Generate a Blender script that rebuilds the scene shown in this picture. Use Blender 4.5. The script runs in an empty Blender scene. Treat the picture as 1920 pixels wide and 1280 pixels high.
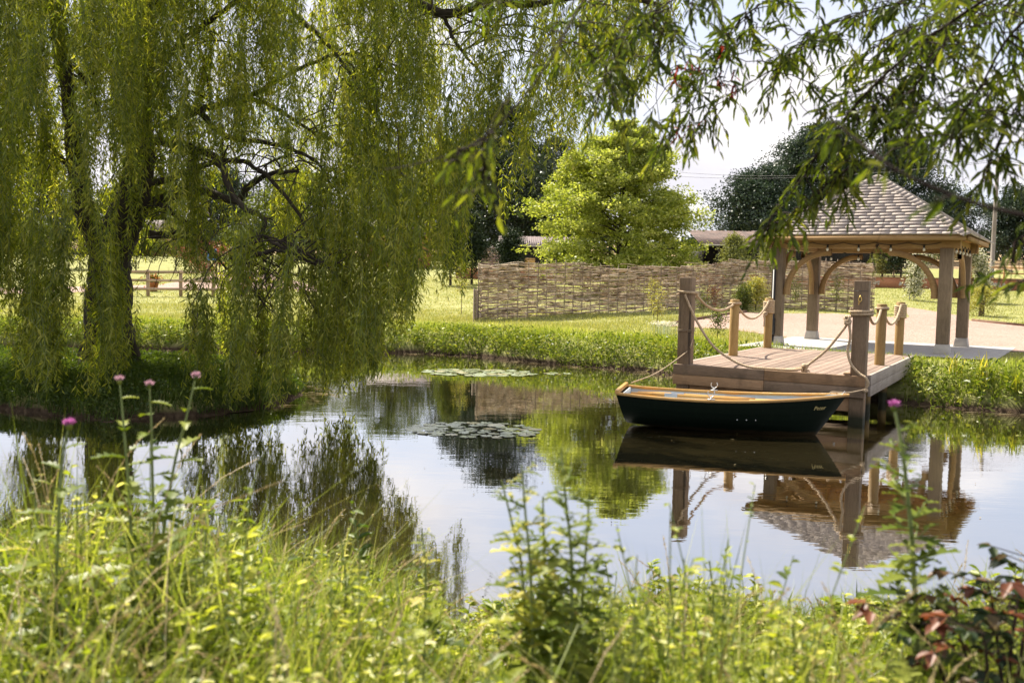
import bpy, bmesh, math, random
import numpy as np
from mathutils import Vector, Matrix
sin, cos, pi, R = math.sin, math.cos, math.pi, math.radians
rng = np.random.default_rng(11); random.seed(11)
SC = bpy.context.scene; COL = SC.collection

# ------------------------------------------------------------------ camera model (pixel of the 1920x1280 photo -> ray)
FPX, PITCH, ROLL, CAMH = 1779.7, R(3.853), R(1.243), 2.0
FW = np.array([0, cos(PITCH), -sin(PITCH)]); UP = np.array([0, sin(PITCH), cos(PITCH)]); RT = np.array([1., 0, 0])
CAM = np.array([0, 0, CAMH])
def ray(u, v):
    a, b = u-960, v-640
    return RT*(a*cos(ROLL)+b*sin(ROLL))/FPX - UP*(-a*sin(ROLL)+b*cos(ROLL))/FPX + FW
def atz(u, v, z): d = ray(u, v); return CAM+d*(z-CAMH)/d[2]
def atY(u, v, Y): d = ray(u, v); return CAM+d*Y/d[1]

# ------------------------------------------------------------------ object bookkeeping
def tag(o, label=None, cat=None, group=None, kind=None):
    if label: o['label'] = label
    if cat: o['category'] = cat
    if group: o['group'] = group
    if kind: o['kind'] = kind
    return o
def thing(name, label, cat, loc=(0, 0, 0), rz=0, group=None):
    o = bpy.data.objects.new(name, None); COL.objects.link(o)
    o.location = loc; o.rotation_euler = (0, 0, rz); o.empty_display_size = .2
    return tag(o, label, cat, group)
def copy_tree(o, parent=None):
    c = o.copy(); COL.objects.link(c); c.parent = parent
    for ch in list(o.children): copy_tree(ch, c)
    return c

class MB:
    """collects faces and links them as one mesh object"""
    def __init__(s): s.v = []; s.f = []; s.r = []; s.n = 0
    def add(s, V, F, rnd=None):
        V = np.asarray(V, float).reshape(-1, 3); F = np.asarray(F, int)
        s.v.append(V); s.f.append(F+s.n); s.n += len(V)
        s.r.append(np.full(len(F), random.random()) if rnd is None else np.broadcast_to(np.asarray(rnd, float), (len(F),)))
        return s
    def box(s, c, size, rz=0, M=None, rnd=None, taper=1.0):
        x, y, z = size[0]/2, size[1]/2, size[2]/2; t = taper
        V = np.array([(-x,-y,-z),(x,-y,-z),(x,y,-z),(-x,y,-z),(-x*t,-y*t,z),(x*t,-y*t,z),(x*t,y*t,z),(-x*t,y*t,z)])
        if M is not None: V = V@np.array(M).T
        if rz: V = V@np.array([[cos(rz), sin(rz), 0], [-sin(rz), cos(rz), 0], [0, 0, 1]])
        return s.add(V+np.array(c), [(0,3,2,1),(4,5,6,7),(0,1,5,4),(1,2,6,5),(2,3,7,6),(3,0,4,7)], rnd)
    def beam(s, a, b, w, h, up=(0, 0, 1), rnd=None):
        a, b = np.array(a, float), np.array(b, float); d = b-a; L = np.linalg.norm(d); d = d/L
        u = np.array(up, float); u = u-d*(u@d); u /= np.linalg.norm(u); sd = np.cross(u, d)
        return s.box((a+b)/2, (L, w, h), M=np.array([d, sd, u]).T, rnd=rnd)
    def tube(s, P, rad, sides=6, cap=True, rnd=None):
        P = np.asarray(P, float); n = len(P); rad = np.broadcast_to(np.asarray(rad, float), (n,))
        T = np.gradient(P, axis=0); T /= np.linalg.norm(T, axis=1)[:, None]+1e-12
        a = np.array([0, 0, 1.]) if abs(T[0][2]) < .9 else np.array([1., 0, 0])
        N = np.empty_like(P); nn = np.cross(T[0], a); nn /= np.linalg.norm(nn); N[0] = nn
        for i in range(1, n):
            nn = nn-T[i]*(nn@T[i]); nn /= np.linalg.norm(nn)+1e-12; N[i] = nn
        B = np.cross(T, N); th = np.arange(sides)*2*pi/sides
        V = P[:, None]+rad[:, None, None]*(N[:, None]*np.cos(th)[None, :, None]+B[:, None]*np.sin(th)[None, :, None])
        i = np.arange(n-1)[:, None]*sides; j = np.arange(sides)[None]; k = (j+1) % sides
        F = np.stack([i+j, i+k, i+sides+k, i+sides+j], -1).reshape(-1, 4)
        r = random.random() if rnd is None else rnd
        s.add(V, F, r)
        if cap:
            base = s.n-n*sides
            for o in (0, (n-1)*sides):
                idx = base+o+np.arange(sides)
                s.f.append(idx[None]); s.r.append(np.array([r]))
        return s
    def lathe(s, prof, c=(0, 0, 0), sides=16, rnd=None, M=None):
        prof = np.array(prof, float); n = len(prof); th = np.arange(sides)*2*pi/sides
        V = np.stack([prof[:, 0:1]*np.cos(th), prof[:, 0:1]*np.sin(th), np.repeat(prof[:, 1:2], sides, 1)], -1).reshape(-1, 3)
        if M is not None: V = V@np.array(M).T
        i = np.arange(n-1)[:, None]*sides; j = np.arange(sides)[None]; k = (j+1) % sides
        return s.add(V+np.array(c), np.stack([i+j, i+k, i+sides+k, i+sides+j], -1).reshape(-1, 4), rnd)
    def build(s, name, mat, parent=None, smooth=False, bevel=0):
        me = bpy.data.meshes.new(name)
        V = np.concatenate(s.v); me.vertices.add(len(V)); me.vertices.foreach_set('co', V.ravel())
        tot = np.concatenate([np.full(len(f), f.shape[1]) for f in s.f]); idx = np.concatenate([f.ravel() for f in s.f])
        me.loops.add(len(idx)); me.loops.foreach_set('vertex_index', idx.astype(np.int32))
        me.polygons.add(len(tot)); me.polygons.foreach_set('loop_start', (np.cumsum(tot)-tot).astype(np.int32))
        me.polygons.foreach_set('loop_total', tot.astype(np.int32))
        me.update(calc_edges=True)
        at = me.attributes.new('rnd', 'FLOAT', 'FACE'); at.data.foreach_set('value', np.concatenate(s.r).astype(np.float32))
        if smooth: me.polygons.foreach_set('use_smooth', np.ones(len(tot), bool))
        me.materials.append(mat)
        o = bpy.data.objects.new(name, me); COL.objects.link(o)
        if parent is not None: o.parent = parent
        if bevel:
            m = o.modifiers.new('bevel', 'BEVEL'); m.width = bevel; m.segments = 2; m.limit_method = 'ANGLE'
        return o

def unit(v): return v/(np.linalg.norm(v, axis=-1, keepdims=True)+1e-12)
def rdir(n): return unit(rng.normal(size=(n, 3)))
def leaves4(mb, P, D, L, W, rnd=None, S=None, bend=.08):
    n = len(P); D = unit(D); S = unit(np.cross(D, rdir(n))) if S is None else unit(S)
    Nn = np.cross(S, D); L = np.broadcast_to(L, (n,))[:, None]; W = np.broadcast_to(W, (n,))[:, None]
    m = P+D*L*.45+Nn*L*bend
    V = np.stack([P, m+S*W*.5, P+D*L, m-S*W*.5], 1).reshape(-1, 3)
    mb.add(V, np.arange(n*4).reshape(-1, 4), rng.random(n) if rnd is None else rnd)
def leaves6(mb, P, D, L, W, rnd=None, S=None, droop=.12, fold=.25, wmax=.35):
    n = len(P); D = unit(D); S = unit(np.cross(D, rdir(n))) if S is None else unit(S-D*(S*D).sum(1, keepdims=True))
    Nn = np.cross(S, D); Nn = Nn*np.where(Nn[:, 2:3] < 0, -1, 1)
    L = np.broadcast_to(L, (n,))[:, None]; W = np.broadcast_to(W, (n,))[:, None]
    a = P+D*L*wmax; b = P+D*L*.70-Nn*L*droop*.5; tip = P+D*L*.97-Nn*L*droop*1.3
    V = np.stack([P, a+S*W*.5+Nn*W*fold, b+S*W*.36+Nn*W*fold, tip, b-S*W*.36+Nn*W*fold, a-S*W*.5+Nn*W*fold], 1).reshape(-1, 3)
    q = np.arange(n)[:, None]*6
    F = np.concatenate([q+np.array([[0, 1, 2, 3]]), q+np.array([[0, 3, 4, 5]])]); r = rng.random(n) if rnd is None else np.broadcast_to(rnd, (n,))
    mb.add(V, F, np.concatenate([r, r]))
def blades(mb, P, H, W, lean, rnd=None, az=None):
    """grass blades: two stacked quads bending over"""
    n = len(P); az = rng.random(n)*2*pi if az is None else az; fz = rng.random(n)*pi
    d = np.stack([np.cos(az), np.sin(az), np.zeros(n)], 1); s = np.stack([np.cos(fz), np.sin(fz), np.zeros(n)], 1)
    H = np.broadcast_to(H, (n,))[:, None]; W = np.broadcast_to(W, (n,))[:, None]; lean = np.broadcast_to(lean, (n,))[:, None]
    z = np.array([0, 0, 1.]); m = P+z*H*.55+d*lean*H*.28; t = P+z*H*(1-.25*lean)+d*lean*H*.95
    V = np.stack([P-s*W*.5, P+s*W*.5, m+s*W*.42, m-s*W*.42, t], 1).reshape(-1, 3); q = np.arange(n)[:, None]*5
    r = rng.random(n) if rnd is None else np.broadcast_to(rnd, (n,))
    b = mb.n; mb.add(V, q+np.array([[0, 1, 2, 3]]), r)
    mb.f.append(b+q+np.array([[3, 2, 4]])); mb.r.append(r)
def spline(P, n=24):
    P = np.asarray(P, float); k = len(P)
    if k < 3: return np.linspace(P[0], P[-1], n)
    Q = np.vstack([2*P[0]-P[1], P, 2*P[-1]-P[-2]]); out = []
    for t in np.linspace(0, k-1-1e-6, n):
        i = int(t); f = t-i; a, b, c, d = Q[i:i+4]
        out.append(.5*(2*b+(c-a)*f+(2*a-5*b+4*c-d)*f*f+(3*b-a-3*c+d)*f**3))
    return np.array(out)

# ------------------------------------------------------------------ materials
def new_mat(name):
    m = bpy.data.materials.new(name); m.use_nodes = True; nt = m.node_tree
    for n in list(nt.nodes): nt.nodes.remove(n)
    out = nt.nodes.new('ShaderNodeOutputMaterial'); return m, nt, out
def nd(nt, t, **kw):
    n = nt.nodes.new('ShaderNode'+t)
    for k, v in kw.items():
        if k in n.inputs.keys(): n.inputs[k].default_value = v
        else: setattr(n, k, v)
    return n
def ramp(nt, fac, stops):
    r = nt.nodes.new('ShaderNodeValToRGB'); e = r.color_ramp.elements
    while len(e) < len(stops): e.new(.5)
    for i, (p, c) in enumerate(stops): e[i].position = p; e[i].color = (*c, 1)
    nt.links.new(fac, r.inputs[0]); return r.outputs[0]
def tex(nt, scale, detail=4, mapping=None, coord='Object', rough=.55, dist=0):
    tc = nt.nodes.new('ShaderNodeTexCoord'); mp = nt.nodes.new('ShaderNodeMapping')
    mp.inputs['Scale'].default_value = mapping or (1, 1, 1)
    nt.links.new(tc.outputs[coord], mp.inputs[0])
    n = nd(nt, 'TexNoise', Scale=scale, Detail=detail, Roughness=rough, Distortion=dist); nt.links.new(mp.outputs[0], n.inputs['Vector'])
    return n.outputs['Fac']
def mixc(nt, fac, a, b, blend='MIX'):
    m = nt.nodes.new('ShaderNodeMix'); m.data_type = 'RGBA'; m.blend_type = blend
    for i, x in ((0, fac), (6, a), (7, b)):
        if hasattr(x, 'links'): nt.links.new(x, m.inputs[i])
        elif i == 0: m.inputs[0].default_value = x
        else: m.inputs[i].default_value = (*x, 1)
    return m.outputs[2]
def attr(nt): a = nt.nodes.new('ShaderNodeAttribute'); a.attribute_name = 'rnd'; return a.outputs['Fac']
def finish(nt, out, col, rough=.8, bump=None, bstr=.3, bdist=.01, spec=.5, coat=0, metal=0):
    p = nt.nodes.new('ShaderNodeBsdfPrincipled'); p.inputs['Roughness'].default_value = rough
    p.inputs['Specular IOR Level'].default_value = spec; p.inputs['Coat Weight'].default_value = coat; p.inputs['Metallic'].default_value = metal
    if hasattr(col, 'links'): nt.links.new(col, p.inputs[0])
    else: p.inputs[0].default_value = (*col, 1)
    if bump is not None:
        b = nd(nt, 'Bump', Strength=bstr, Distance=bdist); nt.links.new(bump, b.inputs['Height']); nt.links.new(b.outputs[0], p.inputs['Normal'])
    nt.links.new(p.outputs[0], out.inputs[0]); return p
def leaf_mat(name, stops, trans=.45, tint=(1.3, 1.2, .4), gloss=.022, rough=.4):
    m, nt, out = new_mat(name); c = ramp(nt, attr(nt), stops)
    d = nt.nodes.new('ShaderNodeBsdfDiffuse'); t = nt.nodes.new('ShaderNodeBsdfTranslucent'); g = nd(nt, 'BsdfGlossy', Roughness=rough)
    nt.links.new(c, d.inputs[0]); nt.links.new(mixc(nt, 1, c, tint, 'MULTIPLY'), t.inputs[0])
    a = nd(nt, 'MixShader', Fac=trans); nt.links.new(d.outputs[0], a.inputs[1]); nt.links.new(t.outputs[0], a.inputs[2])
    b = nd(nt, 'MixShader', Fac=gloss); nt.links.new(a.outputs[0], b.inputs[1]); nt.links.new(g.outputs[0], b.inputs[2])
    nt.links.new(b.outputs[0], out.inputs[0]); return m
def wood(name, dark, mid, light, axis='x', rough=.75, scale=1, spec=.3, stain=None, wet=False):
    m, nt, out = new_mat(name)
    st = {'x': (1.2, 22, 22), 'y': (22, 1.2, 22), 'z': (22, 22, 1.2)}[axis]
    g = tex(nt, 2.2*scale, 6, st, rough=.65, dist=.4); fine = tex(nt, 9*scale, 4, st, rough=.7); big = tex(nt, 1.7, 3)
    c = ramp(nt, g, [(.25, dark), (.5, mid), (.78, light)])
    c = mixc(nt, .45, c, ramp(nt, fine, [(.35, tuple(x*.55 for x in mid)), (.65, tuple(min(1, x*1.25) for x in light))]))
    c = mixc(nt, .3, c, ramp(nt, big, [(.35, dark), (.7, light)]))
    if wet and axis == 'z' and scale == 1 and rough == .75: c = mixc(nt, ramp(nt, tex(nt, 1.1, 2, (17, 17, .55), dist=.5), [(.30, (.85, .85, .85)), (.36, (0, 0, 0))]), c, (.03, .022, .016))
    if stain: c = mixc(nt, ramp(nt, tex(nt, 3.1, 4), [(.5, (0, 0, 0)), (.68, (.7, .7, .7))]), c, stain)
    if wet:
        tc = nt.nodes.new('ShaderNodeTexCoord'); sp = nt.nodes.new('ShaderNodeSeparateXYZ'); nt.links.new(tc.outputs['Object'], sp.inputs[0])
        ad = nd(nt, 'Math', operation='MULTIPLY_ADD'); nt.links.new(big, ad.inputs[0]); ad.inputs[1].default_value = -.25; nt.links.new(sp.outputs[2], ad.inputs[2])
        wr = nd(nt, 'MapRange'); wr.inputs[1].default_value = -.02; wr.inputs[2].default_value = .12; nt.links.new(ad.outputs[0], wr.inputs[0]); c = mixc(nt, wr.outputs[0], (.028, .03, .014), c)
    v = nd(nt, 'MapRange'); v.inputs[3].default_value = .8; v.inputs[4].default_value = 1.2
    nt.links.new(attr(nt), v.inputs[0]); hs = nt.nodes.new('ShaderNodeHueSaturation')
    nt.links.new(v.outputs[0], hs.inputs['Value']); nt.links.new(c, hs.inputs['Color'])
    finish(nt, out, hs.outputs[0], rough, fine, .5, .006, spec); return m
def plain(name, c, rough=.6, var=.15, scale=6, metal=0, spec=.5, coat=0, bstr=.15):
    m, nt, out = new_mat(name); t = tex(nt, scale, 5)
    col = ramp(nt, t, [(.3, tuple(x*(1-var) for x in c)), (.7, tuple(min(1, x*(1+var)) for x in c))])
    finish(nt, out, col, rough, t, bstr, .004, spec, coat, metal); return m

M = {}
M['oak_z'] = wood('weathered_oak_upright', (.07, .046, .028), (.21, .142, .085), (.34, .245, .16), 'z', wet=True)
M['oak_x'] = wood('weathered_oak_long', (.10, .065, .04), (.25, .17, .11), (.38, .275, .19), 'x', stain=(.10, .075, .05))
M['oak_x2'] = wood('honey_oak_board', (.20, .115, .055), (.37, .225, .12), (.48, .31, .18), 'x', stain=(.13, .085, .05))
M['oak_y'] = wood('silvered_oak_long', (.16, .13, .105), (.36, .30, .25), (.5, .44, .38), 'y')
M['deck'] = wood('deck_plank', (.11, .075, .056), (.22, .155, .118), (.32, .235, .185), 'y', rough=.8)
M['pine_z'] = wood('treated_pine_pole', (.16, .085, .02), (.31, .19, .06), (.42, .28, .11), 'z', rough=.6, wet=True)
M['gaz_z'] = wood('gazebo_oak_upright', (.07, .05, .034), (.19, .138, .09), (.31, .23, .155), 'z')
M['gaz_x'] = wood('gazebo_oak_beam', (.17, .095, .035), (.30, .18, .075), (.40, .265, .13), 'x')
M['gaz_y'] = wood('gazebo_oak_beam_cross', (.17, .095, .035), (.30, .18, .075), (.40, .265, .13), 'y')
M['gaz_under'] = wood('gazebo_bounce_lit_boarding', (.26, .14, .04), (.46, .27, .09), (.56, .36, .15), 'y')  # lighter than the beams: warm bounce light under the roof, put into the colour
M['dark_wood'] = wood('dark_barn_board', (.008, .007, .006), (.02, .017, .014), (.04, .035, .03), 'z')
M['pink_wood'] = wood('faded_barn_board', (.12, .08, .07), (.25, .17, .15), (.36, .27, .24), 'x')
M['rail_wood'] = wood('fence_rail', (.2, .13, .08), (.38, .27, .18), (.5, .38, .27), 'x')
M['orange_rail'] = wood('new_fence_rail', (.35, .18, .06), (.55, .31, .12), (.66, .42, .2), 'x')
M['varnish'] = wood('varnished_rail', (.28, .13, .025), (.48, .25, .05), (.6, .36, .1), 'x', rough=.28, spec=.6)
M['pole'] = wood('telegraph_pole', (.12, .1, .08), (.22, .19, .16), (.32, .28, .25), 'z')
M['wattle'] = wood('hazel_rod', (.20, .14, .09), (.44, .34, .23), (.64, .54, .40), 'x', scale=.6)
def wattle_mat():
    m, nt, out = new_mat('hazel_rod'); c = ramp(nt, attr(nt), [(0, (.10, .065, .042)), (.25, (.27, .185, .12)), (.5, (.48, .36, .25)), (1, (.80, .68, .52))])
    n = tex(nt, 6, 4); c = mixc(nt, .45, c, ramp(nt, n, [(.35, (.16, .11, .07)), (.65, (.70, .58, .43))])); finish(nt, out, c, .85, n, .4, .01, .2); return m
M['wattle'] = wattle_mat()
M['stake'] = wood('hazel_stake', (.07, .05, .035), (.16, .12, .085), (.26, .2, .145), 'z')
M['bark'] = wood('willow_bark', (.012, .009, .007), (.04, .031, .024), (.09, .072, .055), 'z', rough=.95, scale=.7)
M['twig'] = wood('willow_twig', (.05, .035, .02), (.11, .08, .05), (.17, .125, .08), 'z', rough=.8)
M['redtwig'] = plain('reddish_twig', (.024, .013, .010), .8, .4, spec=.2)
M['stem'] = plain('green_stem', (.16, .2, .06), .6, .25)
M['rope'] = plain('hemp_rope', (.50, .38, .25), .9, .25, 40, bstr=.5)
M['rope_dark'] = plain('old_rope', (.27, .2, .135), .9, .3, 40, bstr=.5)
M['hull'] = plain('dark_green_hull_paint', (.0016, .0065, .0048), .5, .2, 3, spec=.06, bstr=.02)
def hull_mat():
    m, nt, out = new_mat('dark_green_hull_paint'); tc = nt.nodes.new('ShaderNodeTexCoord'); sp = nt.nodes.new('ShaderNodeSeparateXYZ'); nt.links.new(tc.outputs['Object'], sp.inputs[0]); n = tex(nt, 5, 5); st = tex(nt, 3, 4, (6, 6, .8))
    c = mixc(nt, ramp(nt, st, [(.55, (0, 0, 0)), (.75, (.5, .5, .5))]), (.0022, .0058, .0030), (.007, .012, .007))
    a = nd(nt, 'Math', operation='MULTIPLY_ADD'); nt.links.new(n, a.inputs[0]); a.inputs[1].default_value = -.06; nt.links.new(sp.outputs[2], a.inputs[2])
    r = nd(nt, 'MapRange'); r.inputs[1].default_value = 0; r.inputs[2].default_value = .035; nt.links.new(a.outputs[0], r.inputs[0]); c = mixc(nt, r.outputs[0], (.045, .032, .016), c)
    finish(nt, out, c, .5, n, .03, .004, .06); return m
M['hull'] = hull_mat()
M['inside'] = plain('grey_blue_boat_paint', (.42, .47, .5), .5, .08, 5)
M['antifoul'] = plain('brown_keel_paint', (.06, .03, .012), .5, .3)
M['steel'] = plain('galvanised_steel', (.6, .6, .6), .35, .1, 8, metal=.9)
M['brass'] = plain('brass', (.7, .48, .15), .35, .15, 8, metal=.9)
M['gold_text'] = plain('gold_lettering', (.55, .45, .18), .5, .05)
M['white'] = plain('white_dot', (.8, .8, .8), .5, .05)
M['stone'] = plain('pale_stone', (.42, .39, .35), .85, .15, 9)
M['black'] = plain('black_plastic', (.012, .013, .016), .45, .2)
M['cable'] = plain('black_cable', (.01, .01, .01), .6, .1)
M['bulb'] = plain('bulb_glass', (.8, .78, .72), .12, .05, spec=.8)
M['blue'] = plain('blue_paint', (.08, .25, .55), .5, .1)
M['terracotta'] = plain('terracotta', (.38, .14, .07), .8, .15)
M['slate_roof'] = plain('purple_roof_sheet', (.105, .07, .068), .7, .2, 2)
M['rust_roof'] = plain('rusty_roof_sheet', (.095, .06, .05), .85, .55, 1.2)
M['soil'] = plain('brown_edging', (.16, .09, .055), .9, .3)
M['cloth_or'] = plain('orange_petals', (.8, .2, .03), .6, .2)

def shingle_mat():
    m, nt, out = new_mat('cedar_shingle'); a = attr(nt)
    c = ramp(nt, a, [(0, (.34, .295, .265)), (.35, (.385, .335, .305)), (.7, (.42, .37, .335)), (1, (.46, .41, .375))])
    c = mixc(nt, .35, c, ramp(nt, tex(nt, 14, 5), [(.3, (.27, .22, .195)), (.7, (.50, .43, .39))]))
    finish(nt, out, c, .85, tex(nt, 30, 4), .3, .004, .2); return m
M['shingle'] = shingle_mat()
def brick_mat():
    m, nt, out = new_mat('red_brick'); tc = nt.nodes.new('ShaderNodeTexCoord'); mp = nt.nodes.new('ShaderNodeMapping')
    mp.inputs['Rotation'].default_value = (R(90), 0, 0); nt.links.new(tc.outputs['Object'], mp.inputs[0])
    b = nd(nt, 'TexBrick', Scale=4.4); b.inputs['Color1'].default_value = (.32, .11, .055, 1); b.inputs['Color2'].default_value = (.42, .17, .085, 1)
    b.inputs['Mortar'].default_value = (.38, .3, .24, 1); b.inputs['Mortar Size'].default_value = .012; nt.links.new(mp.outputs[0], b.inputs[0])
    c = mixc(nt, .4, b.outputs[0], ramp(nt, tex(nt, 1.5, 5), [(.3, (.2, .08, .04)), (.7, (.5, .24, .13))]))
    finish(nt, out, c, .9, b.outputs['Fac'], .3, .01, .2); return m
M['brick'] = brick_mat()
def gravel_mat():
    m, nt, out = new_mat('pink_gravel'); tc = nt.nodes.new('ShaderNodeTexCoord')
    v = nd(nt, 'TexVoronoi', Scale=38); nt.links.new(tc.outputs['Object'], v.inputs['Vector'])
    sp = nt.nodes.new('ShaderNodeSeparateColor'); nt.links.new(v.outputs['Color'], sp.inputs[0])
    c = ramp(nt, sp.outputs[0], [(0, (.20, .125, .095)), (.4, (.31, .205, .16)), (.75, (.385, .27, .22)), (1, (.54, .43, .38))])
    c = mixc(nt, .3, c, ramp(nt, tex(nt, .7, 4), [(.3, (.24, .155, .12)), (.7, (.40, .28, .23))]))
    finish(nt, out, c, .9, v.outputs['Distance'], .8, .02, .2); return m
M['gravel'] = gravel_mat()
def sett_mat():
    m, nt, out = new_mat('granite_sett'); tc = nt.nodes.new('ShaderNodeTexCoord')
    b = nd(nt, 'TexBrick', Scale=5.2); b.inputs['Color1'].default_value = (.36, .35, .34, 1); b.inputs['Color2'].default_value = (.5, .48, .46, 1)
    b.inputs['Mortar'].default_value = (.2, .19, .18, 1); b.inputs['Mortar Size'].default_value = .03; nt.links.new(tc.outputs['Object'], b.inputs[0])
    c = mixc(nt, .35, b.outputs[0], ramp(nt, tex(nt, 9, 4), [(.3, (.3, .29, .28)), (.7, (.55, .53, .5))]))
    finish(nt, out, c, .85, b.outputs['Fac'], .5, .01, .3); return m
M['sett'] = sett_mat()

G = lambda *cs: [(i/(len(cs)-1), c) for i, c in enumerate(cs)]
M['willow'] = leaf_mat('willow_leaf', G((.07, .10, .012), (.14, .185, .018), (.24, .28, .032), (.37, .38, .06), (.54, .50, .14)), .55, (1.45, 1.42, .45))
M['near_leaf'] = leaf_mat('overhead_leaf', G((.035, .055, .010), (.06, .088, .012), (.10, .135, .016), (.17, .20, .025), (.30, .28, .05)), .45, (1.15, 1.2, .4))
M['red_leaf'] = leaf_mat('red_leaf', G((.25, .03, .03), (.35, .1, .04)), .4, (1.2, .8, .7))
M['bright'] = leaf_mat('bright_tree_leaf', G((.10, .14, .02), (.24, .29, .045), (.44, .48, .12), (.70, .69, .34)), .46, (1.15, 1.15, .45))
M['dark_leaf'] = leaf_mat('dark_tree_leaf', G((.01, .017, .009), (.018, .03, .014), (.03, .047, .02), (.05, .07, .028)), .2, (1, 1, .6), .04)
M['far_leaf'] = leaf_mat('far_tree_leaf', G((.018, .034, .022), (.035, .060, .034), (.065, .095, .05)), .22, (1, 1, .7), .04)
M['mid_leaf'] = leaf_mat('mid_green_leaf', G((.05, .075, .015), (.09, .12, .025), (.15, .18, .04)), .35)
M['pale_leaf'] = leaf_mat('pale_conifer_leaf', G((.13, .15, .05), (.2, .22, .08), (.28, .29, .12)), .3)
M['yellow_leaf'] = leaf_mat('yellow_shrub_leaf', G((.22, .24, .05), (.34, .34, .09), (.46, .42, .14)), .4)
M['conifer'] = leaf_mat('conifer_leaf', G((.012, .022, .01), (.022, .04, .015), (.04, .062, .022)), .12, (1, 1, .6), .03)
M['acer'] = leaf_mat('red_shrub_leaf', G((.22, .06, .04), (.34, .12, .07)), .35, (1.1, .9, .8))
M['grass'] = leaf_mat('long_grass', G((.10, .15, .016), (.20, .255, .025), (.30, .36, .06), (.45, .47, .16), (.62, .57, .30)), .5, (1.15, 1.15, .45))
M['lawn'] = leaf_mat('lawn_grass', G((.15, .19, .05), (.24, .27, .085), (.34, .345, .145), (.48, .45, .25)), .4)
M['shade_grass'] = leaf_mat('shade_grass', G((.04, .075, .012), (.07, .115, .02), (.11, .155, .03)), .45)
M['straw'] = leaf_mat('dry_grass', G((.36, .27, .13), (.5, .4, .21), (.62, .52, .32)), .35, (1.1, 1, .8))
M['weed'] = leaf_mat('weed_leaf', G((.06, .10, .010), (.13, .175, .016), (.24, .275, .028), (.40, .39, .06), (.56, .50, .16)), .5)
M['thistle'] = leaf_mat('thistle_leaf', G((.07, .11, .016), (.14, .185, .025), (.26, .29, .06)), .45)
M['bramble'] = leaf_mat('bramble_leaf', G((.012, .024, .01), (.025, .045, .014), (.05, .075, .02), (.13, .05, .028)), .3)
M['rust_leaf'] = leaf_mat('rust_leaf', G((.1, .035, .02), (.2, .07, .03)), .3, (1.1, .8, .6))
M['petal'] = leaf_mat('pink_petal', G((.42, .12, .34), (.55, .25, .48)), .4, (1.2, .8, 1.1))
M['petal_pale'] = leaf_mat('pale_pink_petal', G((.5, .32, .38), (.62, .45, .5)), .4, (1.1, .9, 1))
M['rose'] = leaf_mat('white_rose_petal', G((.6, .58, .45), (.75, .73, .62)), .35, (1.1, 1.05, .9))
def pad_mat():
    m, nt, out = new_mat('lily_leaf'); c = ramp(nt, tex(nt, 5, 4), [(.3, (.17, .21, .10)), (.7, (.31, .34, .20))]); oi = nt.nodes.new('ShaderNodeObjectInfo'); c = mixc(nt, ramp(nt, oi.outputs['Random'], [(.6, (0, 0, 0)), (1, (.8, .8, .8))]), c, (.36, .30, .14))
    finish(nt, out, c, .22, tex(nt, 20, 3), .2, .004, .8); return m
M['pad'] = pad_mat()
M['bank_leaf'] = leaf_mat('bank_weed_leaf', G((.05, .09, .012), (.12, .165, .02), (.22, .26, .04), (.34, .34, .08)), .42, (1.15, 1.15, .45))
M['sparkle_weed'] = leaf_mat('glossy_weed_leaf', G((.05, .09, .010), (.13, .185, .02), (.27, .32, .035), (.47, .48, .085), (.70, .66, .34)), .5, (1.15, 1.15, .45), gloss=.03, rough=.45)

# ------------------------------------------------------------------ light, sky, camera
SUN_EL, SUN_DIR = R(52), unit(np.array([-.57, .82]))        # the sun stands behind the scene, to the left
w = bpy.data.worlds.new("World"); SC.world = w; w.use_nodes = True; nt = w.node_tree
bg = nt.nodes['Background']; sky = nt.nodes.new('ShaderNodeTexSky'); sky.sky_type = 'NISHITA'; sky.sun_disc = False
sky.sun_elevation = SUN_EL; sky.sun_rotation = math.atan2(SUN_DIR[0], SUN_DIR[1]); sky.dust_density = 2.0
tc = nt.nodes.new('ShaderNodeTexCoord'); sep = nt.nodes.new('ShaderNodeSeparateXYZ'); nt.links.new(tc.outputs['Generated'], sep.inputs[0])
mz = nd(nt, 'Math', operation='MAXIMUM'); nt.links.new(sep.outputs[2], mz.inputs[0]); mz.inputs[1].default_value = 0
az_ = nd(nt, 'Math', operation='ADD'); nt.links.new(mz.outputs[0], az_.inputs[0]); az_.inputs[1].default_value = .22
dv = nd(nt, 'VectorMath', operation='DIVIDE'); cb = nt.nodes.new('ShaderNodeCombineXYZ')
for i in range(3): nt.links.new(az_.outputs[0], cb.inputs[i])
nt.links.new(tc.outputs['Generated'], dv.inputs[0]); nt.links.new(cb.outputs[0], dv.inputs[1])
def cloud(scale, off, det, lo, hi):
    mp = nt.nodes.new('ShaderNodeMapping'); mp.inputs['Location'].default_value = off; nt.links.new(dv.outputs[0], mp.inputs[0])
    n = nd(nt, 'TexNoise', Scale=scale, Detail=det, Roughness=.52, Distortion=.3); nt.links.new(mp.outputs[0], n.inputs['Vector'])
    r = nd(nt, 'MapRange', interpolation_type='SMOOTHSTEP'); r.inputs[1].default_value = lo; r.inputs[2].default_value = hi
    nt.links.new(n.outputs['Fac'], r.inputs[0]); return r.outputs[0]
cover = cloud(1.5, (3.1, 1.7, 0), 6, .34, .62); shade = cloud(2.3, (7.3, 4.2, 1.0), 5, .35, .68)
cc = mixc(nt, shade, (3.85, 3.75, 4.05), (5.4, 5.2, 5.2))      # before the background strength of 0.1
skyc = mixc(nt, .75, sky.outputs[0], (3.5, 3.65, 4.25))
nt.links.new(mixc(nt, cover, skyc, cc), bg.inputs[0]); bg.inputs[1].default_value = .1
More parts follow.
